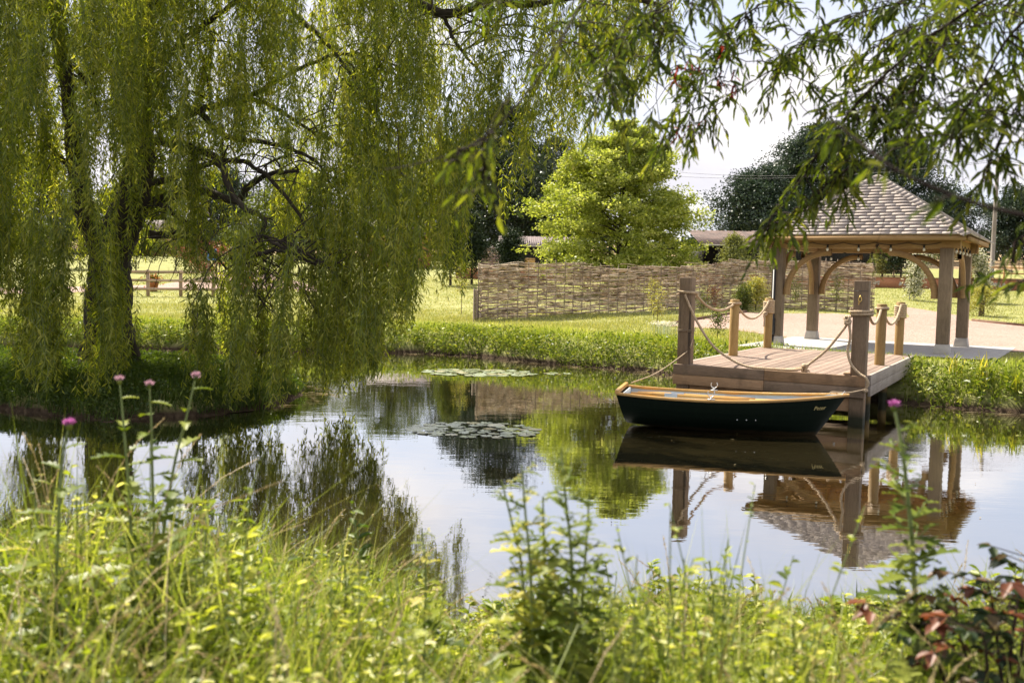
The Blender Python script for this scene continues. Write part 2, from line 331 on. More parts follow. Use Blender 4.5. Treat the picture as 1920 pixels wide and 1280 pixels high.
sd = bpy.data.lights.new('sun', 'SUN'); sd.energy = 5.0; sd.angle = R(.6); sd.color = (1, .92, .78)
so = bpy.data.objects.new('sun', sd); COL.objects.link(so)
sv = Vector((SUN_DIR[0]*cos(SUN_EL), SUN_DIR[1]*cos(SUN_EL), sin(SUN_EL))); so.rotation_euler = sv.to_track_quat('Z', 'Y').to_euler(); so.location = sv*60
cd = bpy.data.cameras.new('camera'); cam = bpy.data.objects.new('camera', cd); COL.objects.link(cam); SC.camera = cam
cd.sensor_width = 36; cd.lens = 36*FPX/1920; cd.clip_start = .05; cd.clip_end = 3000
rt = RT*cos(ROLL)+UP*sin(ROLL); u_ = -RT*sin(ROLL)+UP*cos(ROLL)
cam.matrix_world = Matrix(((rt[0], u_[0], -FW[0], 0), (rt[1], u_[1], -FW[1], 0), (rt[2], u_[2], -FW[2], CAMH), (0, 0, 0, 1)))
cd.dof.use_dof = True; cd.dof.focus_distance = 13.8; cd.dof.aperture_fstop = 2.9
SC.view_settings.view_transform = 'Standard'; SC.view_settings.look = 'None'; SC.view_settings.exposure = 1.3; SC.view_settings.gamma = 1
cy = SC.cycles; cy.max_bounces = 7; cy.diffuse_bounces = 4; cy.glossy_bounces = 3; cy.transmission_bounces = 4; cy.use_denoising = True
try: cy.denoiser = 'OPENIMAGEDENOISE'
except Exception: pass
cy.sample_clamp_indirect = 6; cy.caustics_reflective = False; cy.caustics_refractive = False

# ------------------------------------------------------------------ ground
POND = np.array([(-60,26),(-30,24),(-20,23.6),(-12.6,23.3),(-7.1,23.8),(-4.6,24.2),(-2.5,24.4),(-.8,23.8),(.5,22.4),(1.7,21.6),(2.9,21.),(3.3,20.2),(4.2,19.),(5.0,18.2),(5.8,17.2),(6.5,16.3),
    (7.04,15.84),(8.2,15.1),(9.5,14.2),(11,12.5),(12.5,9),(11,6),(8,5.3),(5,5.35),(2.5,5.5),(1.1,5.45),(-.3,5.2),(-2,5.3),(-4,5.8),(-6,6.3),(-9,7),(-14,8.5),(-25,11),(-60,14)], float)
ISLE = np.array([(-24,16.5),(-14,14.8),(-10,13.9),(-7.2,13.2),(-6,12.65),(-5.2,12.3),(-4.8,12.75),(-4.2,13.0),(-3.7,13.6),(-3.4,14.8),(-3.5,16.2),(-4.4,17.4),(-5.5,18.3),(-8,18.8),(-12,19),(-20,18.6)], float)
def inside(P, poly):
    x, y = P[:, 0], P[:, 1]; r = np.zeros(len(P), bool); j = len(poly)-1
    for i in range(len(poly)):
        (xi, yi), (xj, yj) = poly[i], poly[j]
        if yi != yj:
            c = ((yi > y) != (yj > y)) & (x < (xj-xi)*(y-yi)/(yj-yi)+xi); r ^= c
        j = i
    return r
def pdist(P, poly):
    d = np.full(len(P), 1e9)
    for i in range(len(poly)):
        a, b = poly[i], poly[(i+1) % len(poly)]; ab = b-a
        t = np.clip(((P-a)@ab)/(ab@ab), 0, 1); d = np.minimum(d, np.hypot(*(P-a-t[:, None]*ab).T))
    return d
def wob(P): return .10*np.sin(P[:, 0]*3.1+P[:, 1]*1.7)+.06*np.sin(P[:, 0]*7.3-P[:, 1]*5.1+1)
def plain_z(P):
    Y = P[:, 1]; z = .62+.045*np.clip(Y-30.5, 0, 35)+.055*np.clip(Y-65.5, 0, 130)
    return np.where(Y < 9, .13+.085*np.clip(5.3-Y, 0, 6), z)
def ground_z(P):
    P = np.asarray(P, float)[:, :2]; dp = pdist(P, POND); di = pdist(P, ISLE)
    inp, ini = inside(P, POND), inside(P, ISLE); water = inp & ~ini
    T = np.where(ini, .36, plain_z(P)); d = np.where(ini, di, np.where(inp, np.minimum(dp, di), dp)); d = np.clip(d+wob(P)*np.exp(-d), 0, None)
    out = np.where(d > 9, T, T*(1-np.exp(-d/.55))); bed = -.75*(1-np.exp(-d/.5))
    return np.where(water, bed, out)
def gz(x, y): return float(ground_z(np.array([[x, y]]))[0])
def gat(u, v):
    z = .62
    for _ in range(30):
        p = atz(u, v, min(z, 1.995)); z = .5*z+.5*float(plain_z(p[None, :2])[0])
    return p
def water_d(P):
    """distance from the nearest water edge, and whether in the water"""
    P = P[:, :2]; w_ = inside(P, POND) & ~inside(P, ISLE); return np.minimum(pdist(P, POND), pdist(P, ISLE)), w_
xs = np.unique(np.concatenate([np.linspace(-900, -80, 12), np.linspace(-80, -16, 30), np.linspace(-16, 14, 201), np.linspace(14, 60, 30), np.linspace(60, 900, 14)]))
ys = np.unique(np.concatenate([np.linspace(-60, -2, 12), np.linspace(-2, 27, 194), np.linspace(27, 70, 60), np.linspace(70, 210, 30), np.linspace(210, 1500, 10)]))
GX, GY = np.meshgrid(xs, ys, indexing='ij'); PP = np.stack([GX.ravel(), GY.ravel()], 1); ZZ = ground_z(PP)
nx, ny = len(xs), len(ys); ii, jj = np.meshgrid(np.arange(nx-1), np.arange(ny-1), indexing='ij'); q = (ii*ny+jj).ravel()
def ground_mat():
    m, nt, out = new_mat('meadow_ground')
    g = tex(nt, 1.3, 6); g2 = tex(nt, 14, 5); fine = tex(nt, 60, 3)
    c = ramp(nt, g, [(.3, (.16, .18, .05)), (.5, (.25, .25, .085)), (.7, (.36, .33, .15))])
    c = mixc(nt, .4, c, ramp(nt, g2, [(.3, (.14, .17, .045)), (.7, (.37, .35, .16))]))
    tc = nt.nodes.new('ShaderNodeTexCoord'); sp = nt.nodes.new('ShaderNodeSeparateXYZ'); nt.links.new(tc.outputs['Object'], sp.inputs[0])
    mud = ramp(nt, g2, [(.3, (.03, .02, .012)), (.7, (.10, .07, .045))])
    r = nd(nt, 'MapRange'); r.inputs[1].default_value = .05; r.inputs[2].default_value = .16; nt.links.new(sp.outputs[2], r.inputs[0])
    c = mixc(nt, r.outputs[0], mud, c)
    r2 = nd(nt, 'MapRange'); r2.inputs[1].default_value = 92; r2.inputs[2].default_value = 96; nt.links.new(sp.outputs[1], r2.inputs[0])   # a stubble field beyond the fences
    c = mixc(nt, r2.outputs[0], c, ramp(nt, tex(nt, .3, 4), [(.3, (.26, .18, .10)), (.7, (.38, .28, .165))]))
    r3 = nd(nt, 'MapRange'); r3.inputs[1].default_value = 6.5; r3.inputs[2].default_value = 8; nt.links.new(sp.outputs[1], r3.inputs[0])   # near-bank soil and thatch, darkened to paint the shade between its plants
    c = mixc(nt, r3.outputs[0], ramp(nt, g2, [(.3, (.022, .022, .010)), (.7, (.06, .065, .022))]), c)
    finish(nt, out, c, .95, fine, .6, .03, .1); return m
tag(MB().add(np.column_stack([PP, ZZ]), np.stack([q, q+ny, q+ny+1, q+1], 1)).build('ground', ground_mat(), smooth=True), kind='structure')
def water_mat():
    m, nt, out = new_mat('pond_water'); tc = nt.nodes.new('ShaderNodeTexCoord')
    a = tex(nt, 1.0, 3, (1.2, 3.2, 1)); b = tex(nt, 7, 2, (1, 2.6, 1))
    s = nd(nt, 'Math', operation='MULTIPLY_ADD'); nt.links.new(b, s.inputs[0]); pt = nd(nt, 'MapRange'); pt.inputs[1].default_value = .45; pt.inputs[2].default_value = .7; pt.inputs[3].default_value = .05; pt.inputs[4].default_value = .5; nt.links.new(tex(nt, .28, 3), pt.inputs[0]); nt.links.new(pt.outputs[0], s.inputs[1]); nt.links.new(a, s.inputs[2])
    bp = nd(nt, 'Bump', Strength=.026, Distance=.05); nt.links.new(s.outputs[0], bp.inputs['Height'])
    d = nt.nodes.new('ShaderNodeBsdfDiffuse'); nt.links.new(ramp(nt, tex(nt, .5, 3), [(.3, (.020, .015, .006)), (.7, (.034, .027, .011))]), d.inputs[0])
    g = nd(nt, 'BsdfGlossy', Roughness=.012); g.inputs[0].default_value = (1, 1, 1, 1); fr = nd(nt, 'Fresnel', IOR=1.45)
    for n_ in (g, fr): nt.links.new(bp.outputs[0], n_.inputs['Normal'])
    k = nd(nt, 'Math', operation='MULTIPLY_ADD', use_clamp=True); nt.links.new(fr.outputs[0], k.inputs[0]); k.inputs[1].default_value = .65; k.inputs[2].default_value = .50
    mx = nt.nodes.new('ShaderNodeMixShader'); nt.links.new(k.outputs[0], mx.inputs[0]); nt.links.new(d.outputs[0], mx.inputs[1]); nt.links.new(g.outputs[0], mx.inputs[2]); nt.links.new(mx.outputs[0], out.inputs[0]); return m
wm = MB(); wx = np.linspace(-62, 14, 60); wy = np.linspace(4, 27, 24); X2, Y2 = np.meshgrid(wx, wy, indexing='ij'); i2, j2 = np.meshgrid(np.arange(59), np.arange(23), indexing='ij'); q2 = (i2*24+j2).ravel()
wm.add(np.column_stack([X2.ravel(), Y2.ravel(), np.zeros(X2.size)]), np.stack([q2, q2+24, q2+25, q2+1], 1))
tag(wm.build('pond_water', water_mat()), kind='structure')
def sheet(name, poly, mat, dz, step=.8):
    bm = bmesh.new(); bm.faces.new([bm.verts.new((p[0], p[1], 0)) for p in poly]); A = np.array([p[:2] for p in poly])
    for ax in (0, 1):
        for t in np.arange(A[:, ax].min()+step, A[:, ax].max(), step):
            no = (1, 0, 0) if ax == 0 else (0, 1, 0); co = (t, 0, 0) if ax == 0 else (0, t, 0)
            bmesh.ops.bisect_plane(bm, geom=bm.verts[:]+bm.edges[:]+bm.faces[:], plane_co=co, plane_no=no)
    for v in bm.verts: v.co.z = float(plain_z(np.array([[v.co.x, v.co.y]]))[0])+dz
    bmesh.ops.recalc_face_normals(bm, faces=bm.faces[:])
    me = bpy.data.meshes.new(name); bm.to_mesh(me); bm.free(); me.materials.append(mat); o = bpy.data.objects.new(name, me); COL.objects.link(o)
    if me.polygons and me.polygons[0].normal.z < 0: me.flip_normals()
    return tag(o, kind='structure')
GRAVEL = np.array([gat(*p)[:2] for p in [(1239,612),(1300,601),(1366,590),(1400,586),(1470,588),(1564,588),(1640,594),(1705,595),(1698,584),(1700,576),(1740,582),(1800,592),(1822,602),(1920,612),(2100,628),(2060,668),(1900,660),(1800,651),(1640,640),(1500,637),(1430,627),(1365,618),(1301,615)]])
sheet('gravel_terrace', GRAVEL, M['gravel'], .012)
# gazebo frame: x along the front eave, y along the left eave
GA = R(-31.87); GO = np.array([5.246, 20.87]); GL, GW = 4.27, 3.93
ge1 = np.array([cos(GA), sin(GA)]); ge2 = np.array([-sin(GA), cos(GA)])
def gl(x, y): return GO+x*ge1+y*ge2
sheet('stone_paving', [gl(-.15, -.55), gl(4.9, -.55), gl(4.9, 4.1), gl(-.15, 4.1)], M['sett'], .020)
LEFTPATH = np.array([gat(*p)[:2] for p in [(-200,556),(120,549),(300,543),(470,543),(600,548),(600,540),(470,533),(300,534),(120,538),(-200,545)]])
sheet('garden_path', LEFTPATH, M['gravel'], .012)
DRIVE = np.array([(4, 60.2), (60, 60.2), (60, 66), (4, 66)]); sheet('drive', DRIVE, M['gravel'], .35, 4)
# deck frame
DA = R(-29.8); de1 = np.array([cos(DA), sin(DA)]); de2 = np.array([-sin(DA), cos(DA)]); DO = np.array([2.52, 14.76]); DLEN, DDEP, DZ = 2.87, 5.0, .71
def dl(x, y, z=0): p = DO+x*de1+y*de2; return np.array([p[0], p[1], z])
DECKPOLY = np.array([dl(-.05, -.05)[:2], dl(DLEN+.05, -.05)[:2], dl(DLEN+.05, DDEP)[:2], dl(-.05, DDEP)[:2]])
PADPOLY = np.array([gl(-.2, -.6), gl(4.95, -.6), gl(4.95, 4.15), gl(-.2, 4.15)])
def clear(P):
    k = np.ones(len(P), bool)
    for poly in (DECKPOLY, PADPOLY, GRAVEL, LEFTPATH): k &= ~inside(P[:, :2], poly)
    return k

# ------------------------------------------------------------------ jetty
jet = thing('jetty', 'small wooden landing stage with roped posts at the pond edge', 'jetty', (DO[0], DO[1], 0), DA)
d = MB(); n = 20; wd = (DLEN-.02)/n
for i in range(n):
    d.box((.01+wd*(i+.5), .045+(DDEP-.045)/2, DZ-.0175+random.uniform(-.0015, .0015)), (wd-.007, DDEP-.05, .035))
d.build('decking', M['deck'], jet, bevel=.004)
for (x0, x1, z0, z1, m, y) in ((0, 1.42, .555, .712, 'oak_x', 0), (1.424, DLEN-.02, .555, .71, 'oak_x2', .002), (0, 1.42, .40, .550, 'oak_x2', .001), (1.424, DLEN-.02, .40, .551, 'oak_x', .004), (.2, DLEN-.03, .185, .385, 'oak_x2', .10)):
    MB().box(((x0+x1)/2, y+.022, (z0+z1)/2), (x1-x0, .042, z1-z0)).build('front_board', M[m], jet, bevel=.005)
for (y0, y1, z0, z1) in ((.30, 2.72, .556, .714), (2.724, DDEP, .556, .712), (.30, 2.72, .40, .552), (2.724, DDEP, .40, .553)):
    MB().box((DLEN-.005, (y0+y1)/2, (z0+z1)/2), (.042, y1-y0, z1-z0)).build('side_board', M['oak_y'], jet, bevel=.005)
    MB().box((.012, (y0+y1)/2, (z0+z1)/2), (.042, y1-y0, z1-z0)).build('side_board', M['oak_y'], jet, bevel=.005)
for x in (.14, 2.735):
    p = MB().box((x, .155, .73), (.2, .2, 2.66)).build('square_post', M['oak_z'], jet, bevel=.008)
hk = MB(); hk.tube([(2.735, .05, 1.845), (2.735, .015, 1.845), (2.735, .005, 1.83)], .009, 6); hk.tube([(2.735+.02*cos(t), .008, 1.80+.035*sin(t)) for t in np.linspace(0, 2*pi, 14)], .006, 5); hk.tube([(2.725, .006, 1.77), (2.72, .004, 1.72)], .006, 5)
hk.build('brass_hook', M['brass'], jet, smooth=True)
MB().box((2.735, .0535, 1.915), (.201, .003, .006)).build('groove', M['black'], jet)
MB().box((2.60, .05, .735), (.09, .10, .03)).build('wedge', M['oak_x2'], jet, bevel=.004)
for (x, y) in ((.244, 2.35), (.18, 4.87), (2.69, 2.28), (2.62, 4.92)):
    MB().lathe([(.001, 1.02), (.072, 1.02), (.08, 1.012), (.08, .02), (.08, 0), (.001, 0)], (x, y, DZ-.03), 18).build('round_post', M['pine_z'], jet, smooth=False)
for (x, y) in ((2.6, 1.7), (.3, 1.7), (2.6, 3.4), (.3, 3.4)):
    MB().lathe([(.07, .62), (.07, -1)], (x, y, 0), 12).build('support_pile', M['pine_z'], jet)
for y in (.6, 1.9, 3.2, 4.4): MB().box((DLEN/2, y, .6), (DLEN-.12, .07, .14)).build('joist', M['oak_x'], jet)
for x in (2.45, 2.72): MB().lathe([(.001, .016), (.014, .012), (.018, 0)], (x, .097, .30), 10, M=[[1, 0, 0], [0, 0, -1], [0, 1, 0]]).build('bolt', M['steel'], jet)

# ------------------------------------------------------------------ ropes
def rope_mesh(mb, P, r=.020, pitch=.09, strands=3):
    P = np.asarray(P, float); seg = np.r_[0, np.cumsum(np.linalg.norm(np.diff(P, axis=0), axis=1))]; L = seg[-1]
    n = max(6, int(L/.013)); s = np.linspace(0, L, n); Q = np.stack([np.interp(s, seg, P[:, i]) for i in range(3)], 1)
    T = unit(np.gradient(Q, axis=0)); a = np.array([.31, .2, .93]); N = unit(np.cross(T, a)); B = np.cross(T, N); ph = 2*pi*s/pitch
    for k in range(strands):
        th = ph+k*2*pi/strands
        mb.tube(Q+(N*np.cos(th)[:, None]+B*np.sin(th)[:, None])*r*.52, r*.56, 5, True)
def sag(a, b, dip, n=26, skew=1.0):
    a, b = np.array(a, float), np.array(b, float); t = np.linspace(0, 1, n); P = a+(b-a)*t[:, None]; u = t**skew
    P[:, 2] -= dip*4*u*(1-u); return P
def ring(c, rx, z, turns=1.0, dz=0., a0=0., ry=None, n=None):
    t = np.linspace(0, 1, n or int(22*turns)+8); th = a0+t*2*pi*turns
    return np.stack([c[0]+rx*np.cos(th), c[1]+(ry or rx)*np.sin(th), z+dz*t], 1)
def sq_ring(c, h, z0, z1, turns=1):
    P = []; k = [(-1,-1),(1,-1),(1,1),(-1,1)]
    for i in range(4*turns+1):
        x, y = k[i % 4]; P.append((c[0]+x*h, c[1]+y*h, z0+(z1-z0)*i/(4*turns)))
    return spline(P, 30*turns)
def knot(mb, c, s=.06, r=.019):
    for k in range(3):
        th = np.linspace(0, 2*pi, 16); ax = rdir(2); u = ax[0]; v = unit(np.cross(u, ax[1]))
        rope_mesh(mb, np.array(c)+s*.6*(np.outer(np.cos(th), u)+np.outer(np.sin(th), v)), r)
def rope_thing(name, label, parts, mat='rope', cat='rope'):
    o = parts.build(name, M[mat], smooth=True); o.location = (DO[0], DO[1], 0); o.rotation_euler = (0, 0, DA); return tag(o, label, cat)
pA, pB = (.14, .155), (2.735, .155); L1, L2, R1, R2 = (.244, 2.35), (.18, 4.87), (2.69, 2.28), (2.62, 4.92); ZT = DZ+.99
def handrail(p, a, b, zs, label, tail):
    mb = MB(); rope_mesh(mb, sq_ring(p, .118, zs, zs-.05, 1))
    x = p[0]+.09
    rope_mesh(mb, sag((x, p[1]+.12, zs-.03), (a[0], a[1]-.09, ZT-.09), .17)); rope_mesh(mb, ring(a, .094, ZT-.08, 1.2, .02))
    rope_mesh(mb, sag((a[0], a[1]+.09, ZT-.08), (b[0]+.02, b[1]-.1, ZT-.06), .30)); rope_mesh(mb, ring(b, .095, ZT-.05, 7, -.26, -pi/2))
    rope_mesh(mb, [(b[0]-.04, b[1]-.1, ZT-.31), (b[0]-.06, b[1]-.13, ZT-.33), (b[0]-.045, b[1]-.12, ZT-.42), (b[0]-.05, b[1]-.115, ZT-tail)])
    knot(mb, (b[0]-.04, b[1]-.1, ZT-.31), .05)
    return rope_thing('handrail_rope', label, mb)
handrail(pA, L1, L2, 1.84, 'tan handrail rope coiled round the end post on the left side of the jetty', .56)
handrail(pB, R1, R2, 1.60, 'tan handrail rope looped along the short posts on the right side of the jetty', .36)
mb = MB()
rope_mesh(mb, spline([(.15, .05, 1.80), (.17, .03, 1.74), (.36, .02, 1.38), (.62, .02, 1.03), (.9, .03, .84), (1.15, .03, .745), (1.4, .06, .728), (1.75, .10, .732), (1.98, .11, .78)], 60))
rope_mesh(mb, spline([(1.6, .04, .728), (1.85, .06, .735), (1.98, .11, .77), (2.06, .10, .84), (2.3, .06, 1.06), (2.52, .03, 1.36), (2.58, .02, 1.46)], 44))
knot(mb, (1.98, .11, .76), .075); knot(mb, (1.99, .10, .79), .06); knot(mb, (2.58, .02, 1.47), .07); knot(mb, (2.57, .015, 1.52), .06)
rope_mesh(mb, sq_ring(pB, .12, 1.58, 1.66, 2))
rope_mesh(mb, spline([(2.60, .02, 1.45), (2.625, .01, 1.25), (2.60, .01, 1.05), (2.66, 0, .87), (2.78, -.03, .75), (2.87, -.05, .70), (2.90, -.04, .62), (2.87, -.02, .54), (2.86, -.005, .5)], 54))
knot(mb, (2.865, -.02, .52), .04)
for k in range(7): rope_mesh(mb, spline([(1.98, .1, .76), (1.98+random.uniform(.02, .09), .1+random.uniform(-.05, .03), .74), (1.99+random.uniform(0, .09), .09+random.uniform(-.06, .03), .722)], 8), .005, .05)
rope_thing('barrier_rope', 'thick twisted rope hung across the front of the jetty with a frayed knot', mb)
mb = MB(); rope_mesh(mb, sq_ring(pA, .106, 1.22, 1.27, 2), .006, .04); rope_mesh(mb, spline([(.25, .08, 1.22), (.28, .06, 1.18), (.32, .05, 1.05), (.325, .05, .98)], 12), .006, .04)
rope_thing('twine', 'thin brown twine tied round the left square jetty post', mb, 'rope_dark', 'twine')

# ------------------------------------------------------------------ rowing boat
BS, BB = np.array([1.53, 13.14]), np.array([4.42, 12.42]); BL = np.linalg.norm(BB-BS); BA = math.atan2(*(BB-BS)[::-1])
boat = thing('rowing_boat', 'dark green clinker rowing boat with varnished gunwales moored beside the jetty', 'boat', (BS[0], BS[1], 0), BA)
def bhalf(t): return .50*(1-t**3.2)**.75*(1+.16*math.sin(pi*min(1, t*1.15)))
def bsheer(t): return .485-.19*t+.265*t*t
def bkeel(t): return -.055+.10*(1-t)**3+.10*max(0, t-.8)**1.2
def hullpt(t, s, off=0, inn=0):
    b = max(bhalf(t)-inn, .004)+off; zs, zk = bsheer(t), bkeel(t)+inn
    a = s*pi/2; y = b*sin(a)**(1.05-.5*max(0, 1-t*2.2)); z = zk+(zs-zk)*(1-cos(a))**.9
    zr = (z-zk)/(zs-zk); x = t*BL-(t**7)*.40*(1-zr)**1.1+(1-t)**9*.13*(1-zr)
    return (x, y, z)
ts = np.linspace(0, 1, 36); NS = 8
hb = MB()
for side in (1, -1):
    for k in range(NS):
        s0, s1 = k/NS, (k+1)/NS; V = []
        for t in ts:
            f = min(1, (1-t)*8)
            for s, o in ((s0, .009*f if k else 0), ((s0+s1)/2, .005*f), (s1, 0)):
                x, y, z = hullpt(t, s, o); V.append((x, side*y, z))
        m = len(ts); F = []
        for i in range(m-1):
            for j in range(2):
                a = i*3+j; F.append((a, a+3, a+4, a+1)[::-1 if side > 0 else 1])
        hb.add(V, F, .5)
V = [hullpt(0, s) for s in np.linspace(0, 1, 12)]; V = V+[(x, -y, z) for x, y, z in V[::-1]]
hb.add(V, [tuple(range(len(V)))], .5)
hb.build('hull', M['hull'], boat, smooth=False)
ib = MB()
for side in (1, -1):
    V = []; ss = np.linspace(0, 1, 9)
    for t in np.linspace(.012, .985, 30):
        for s in ss: x, y, z = hullpt(t, s, 0, .022); V.append((x, side*y, z+.0 if s < 1 else bsheer(t)))
    F = [(i*9+j, i*9+9+j, i*9+10+j, i*9+j+1)[::1 if side > 0 else -1] for i in range(29) for j in range(8)]; ib.add(V, F, .5)
ib.build('inner_skin', M['inside'], boat, smooth=True)
for side in (1, -1):
    g = MB(); V = []
    for t in ts:
        b, z, x = bhalf(t), bsheer(t), t*BL
        for yy, zz in ((b+.026, z-.022), (b+.026, z+.012), (b-.04*min(1, (1-t)*6+.1), z+.012), (b-.04*min(1, (1-t)*6+.1), z-.022)): V.append((x+(.03 if t == 1 else 0), side*max(yy, 0), zz))
    m = len(ts); F = [(i*4+j, i*4+4+j, i*4+4+(j+1) % 4, i*4+(j+1) % 4) for i in range(m-1) for j in range(4)]
    g.add(V, F, .5); g.add(V[:4], [(0, 1, 2, 3)]); g.build('gunwale', M['varnish'], boat)
MB().box((.012, 0, .503), (.05, 2*bhalf(0)+.05, .055)).build('transom_cap', M['varnish'], boat, bevel=.006)
MB().box((.075, 0, .37), (.02, 2*bhalf(0)-.16, .2)).build('transom_lining', M['inside'], boat)
for t, w_ in ((.12, .28), (.5, .2), (.82, .2)):
    b = bhalf(t)-.05; MB().box((t*BL, 0, bsheer(t)-.075), (w_, 2*b, .025)).build('thwart', M['varnish'], boat, bevel=.005)
for side in (1, -1):
    r = MB(); x, y, z = .42*BL, side*(bhalf(.42)-.008), bsheer(.42)+.012
    r.tube([(x, y, z), (x, y, z+.04)], .01, 8); r.box((x, y, z+.006), (.10, .035, .012)); r.tube([(x+.045*sin(a), y, z+.085-.045*cos(a)) for a in np.linspace(-2.3, 2.3, 16)], .007, 6)
    r.build('rowlock', M['steel'], boat, smooth=True)
for x in (.535, .575, .615):
    p = hullpt(x, .64); MB().lathe([(.001, .006), (.007, .004), (.008, 0)], (p[0], -p[1]-.012, p[2]), 8, M=[[1, 0, 0], [0, 0, -1], [0, 1, 0]]).build('rivet', M['white'], boat)
MB().tube([(BL-.06, 0, bsheer(.98)+.0), (BL-.03, 0, bsheer(.98)+.05), (BL-.01, 0, bsheer(.98))], .008, 6).build('bow_ring', M['steel'], boat, smooth=True)
tcv = bpy.data.curves.new('name_text', 'FONT'); tcv.body = 'Peter'; tcv.size = .075; tcv.extrude = .001; tcv.shear = .3; to = bpy.data.objects.new('tmp_text', tcv); COL.objects.link(to)
dg = bpy.context.evaluated_depsgraph_get(); tm = bpy.data.meshes.new_from_object(to.evaluated_get(dg)); bpy.data.objects.remove(to)
tob = bpy.data.objects.new('name_lettering', tm); tm.materials.clear(); tm.materials.append(M['gold_text']); COL.objects.link(tob); tob.parent = boat
pa, pb = np.array(hullpt(.865, .83)), np.array(hullpt(.925, .83)); pa[1] *= -1; pb[1] *= -1; pc = np.array(hullpt(.895, .72)); pc[1] *= -1; pd_ = np.array(hullpt(.895, .9)); pd_[1] *= -1
ex = unit(pb-pa); ez = unit((pd_-pc)-ex*((pd_-pc)@ex)); en = np.cross(ex, ez); pos = pa+en*.018-ez*.02
tob.matrix_local = Matrix(((ex[0], ez[0], en[0], pos[0]), (ex[1], ez[1], en[1], pos[1]), (ex[2], ez[2], en[2], pos[2]), (0, 0, 0, 1)))
def oar(y, x0, label):
    o = thing('oar', label, 'oar', (BS[0]+x0*cos(BA)-y*sin(BA), BS[1]+x0*sin(BA)+y*cos(BA), .425), BA, 'oars lying in the boat')
    MB().tube([(0, 0, .05), (.3, 0, .05), (1.4, .04, .03), (1.55, .045, .03)], [.016, .024, .022, .02], 10).build('shaft', M['varnish'], o, smooth=True)
    b = MB(); b.tube([(.45, .006, .047), (.62, .012, .044)], .028, 10); b.build('sleeve', M['inside'], o, smooth=True)
    b = MB(); b.box((1.78, .05, .03), (.5, .12, .014), taper=.85); b.build('blade', M['varnish'], o, bevel=.005)
oar(-.33, .18, 'varnished oar lying along the near side of the rowing boat'); oar(-.21, .26, 'varnished oar lying just inside the other oar in the rowing boat')
ln = MB(); inv = lambda p: np.array([(p[:2]-DO)@de1, (p[:2]-DO)@de2, p[2]])
st = np.array([*(BS+.1*np.array([cos(BA), sin(BA)])+.35*np.array([-sin(BA), cos(BA)])), .54]); a = inv(st)
rope_mesh(ln, spline([a, a*.55+np.array([.2, .08, .88])*.45-np.array([0, 0, .05]), (.2, .05, .91), (.255, .06, 1.0), (.262, .14, 1.12)], 40), .009, .05)
rope_thing('stern_line', 'thin pale mooring line from the boat stern up to the left jetty post', ln, 'rope', 'rope')
ln = MB(); bt = np.array([*(BB-.18*np.array([cos(BA), sin(BA)])), .585]); a = inv(bt)
rope_mesh(ln, spline([a+np.array([-.03, 0, -.02]), a, (a+np.array([2.85, -.02, .54]))/2-np.array([0, 0, .03]), (2.85, -.02, .53)], 24), .009, .05)
rope_thing('bow_line', 'short pale mooring line from the boat bow to the jetty corner', ln, 'rope', 'rope')

# ------------------------------------------------------------------ gazebo
EZ, AZ = 3.02, 4.44
gz0 = .64; gaz = thing('gazebo', 'open oak gazebo with a shingled pyramid roof beside the pond', 'gazebo', (GO[0], GO[1], 0), GA)
ins = .44; PX = (ins, GL-ins); PY = (ins, GW-ins); BZ = 2.77
for x in PX:
    for y in PY:
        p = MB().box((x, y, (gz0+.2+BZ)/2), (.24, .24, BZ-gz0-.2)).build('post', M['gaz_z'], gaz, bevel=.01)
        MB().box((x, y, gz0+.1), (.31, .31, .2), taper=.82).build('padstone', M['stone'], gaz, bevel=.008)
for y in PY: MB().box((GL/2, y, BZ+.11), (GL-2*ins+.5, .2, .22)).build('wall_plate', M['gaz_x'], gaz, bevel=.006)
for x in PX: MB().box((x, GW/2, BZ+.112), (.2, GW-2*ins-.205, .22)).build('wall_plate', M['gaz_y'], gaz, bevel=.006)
def brace(x, y, dx, dy):
    b = MB(); r = 1.0; V = []; N_ = 12
    for i in range(N_+1):
        a = pi/2*i/N_
        for rr, sgn in ((r, -1), (r, 1), (r-.14*(1-.25*sin(2*a)), 1), (r-.14*(1-.25*sin(2*a)), -1)):
            d = .1+r-rr*cos(a); z = BZ-r-.02+rr*sin(a) if False else BZ-(1.05-1.05*sin(a)*1.0) - (.17-(r-rr))*0
            V.append((d, sgn*.045, rr, a))
    W = []
    for (d, o, rr, a) in V:
        # quarter arc: starts on the post face, ends under the plate; centre lies out below the plate
        h = .1+1.02-rr*cos(a); z = BZ-1.02+rr*sin(a)
        W.append((x+dx*h+(-dy)*o, y+dy*h+dx*o, z))
    F = [(i*4+j, i*4+4+j, i*4+4+(j+1) % 4, i*4+(j+1) % 4) for i in range(N_) for j in range(4)]
    b.add(W, F); b.build('brace', M['gaz_z'] if False else M['gaz_x'], gaz)
for x, dx in ((PX[0], 1), (PX[1], -1)):
    for y, dy in ((PY[0], 1), (PY[1], -1)):
        brace(x, y, dx, 0); brace(x, y, 0, dy)
APX = np.array([GL/2, GW/2, AZ])
CN = [np.array([0, 0, EZ]), np.array([GL, 0, EZ]), np.array([GL, GW, EZ]), np.array([0, GW, EZ])]
rf = MB(); sh = MB()
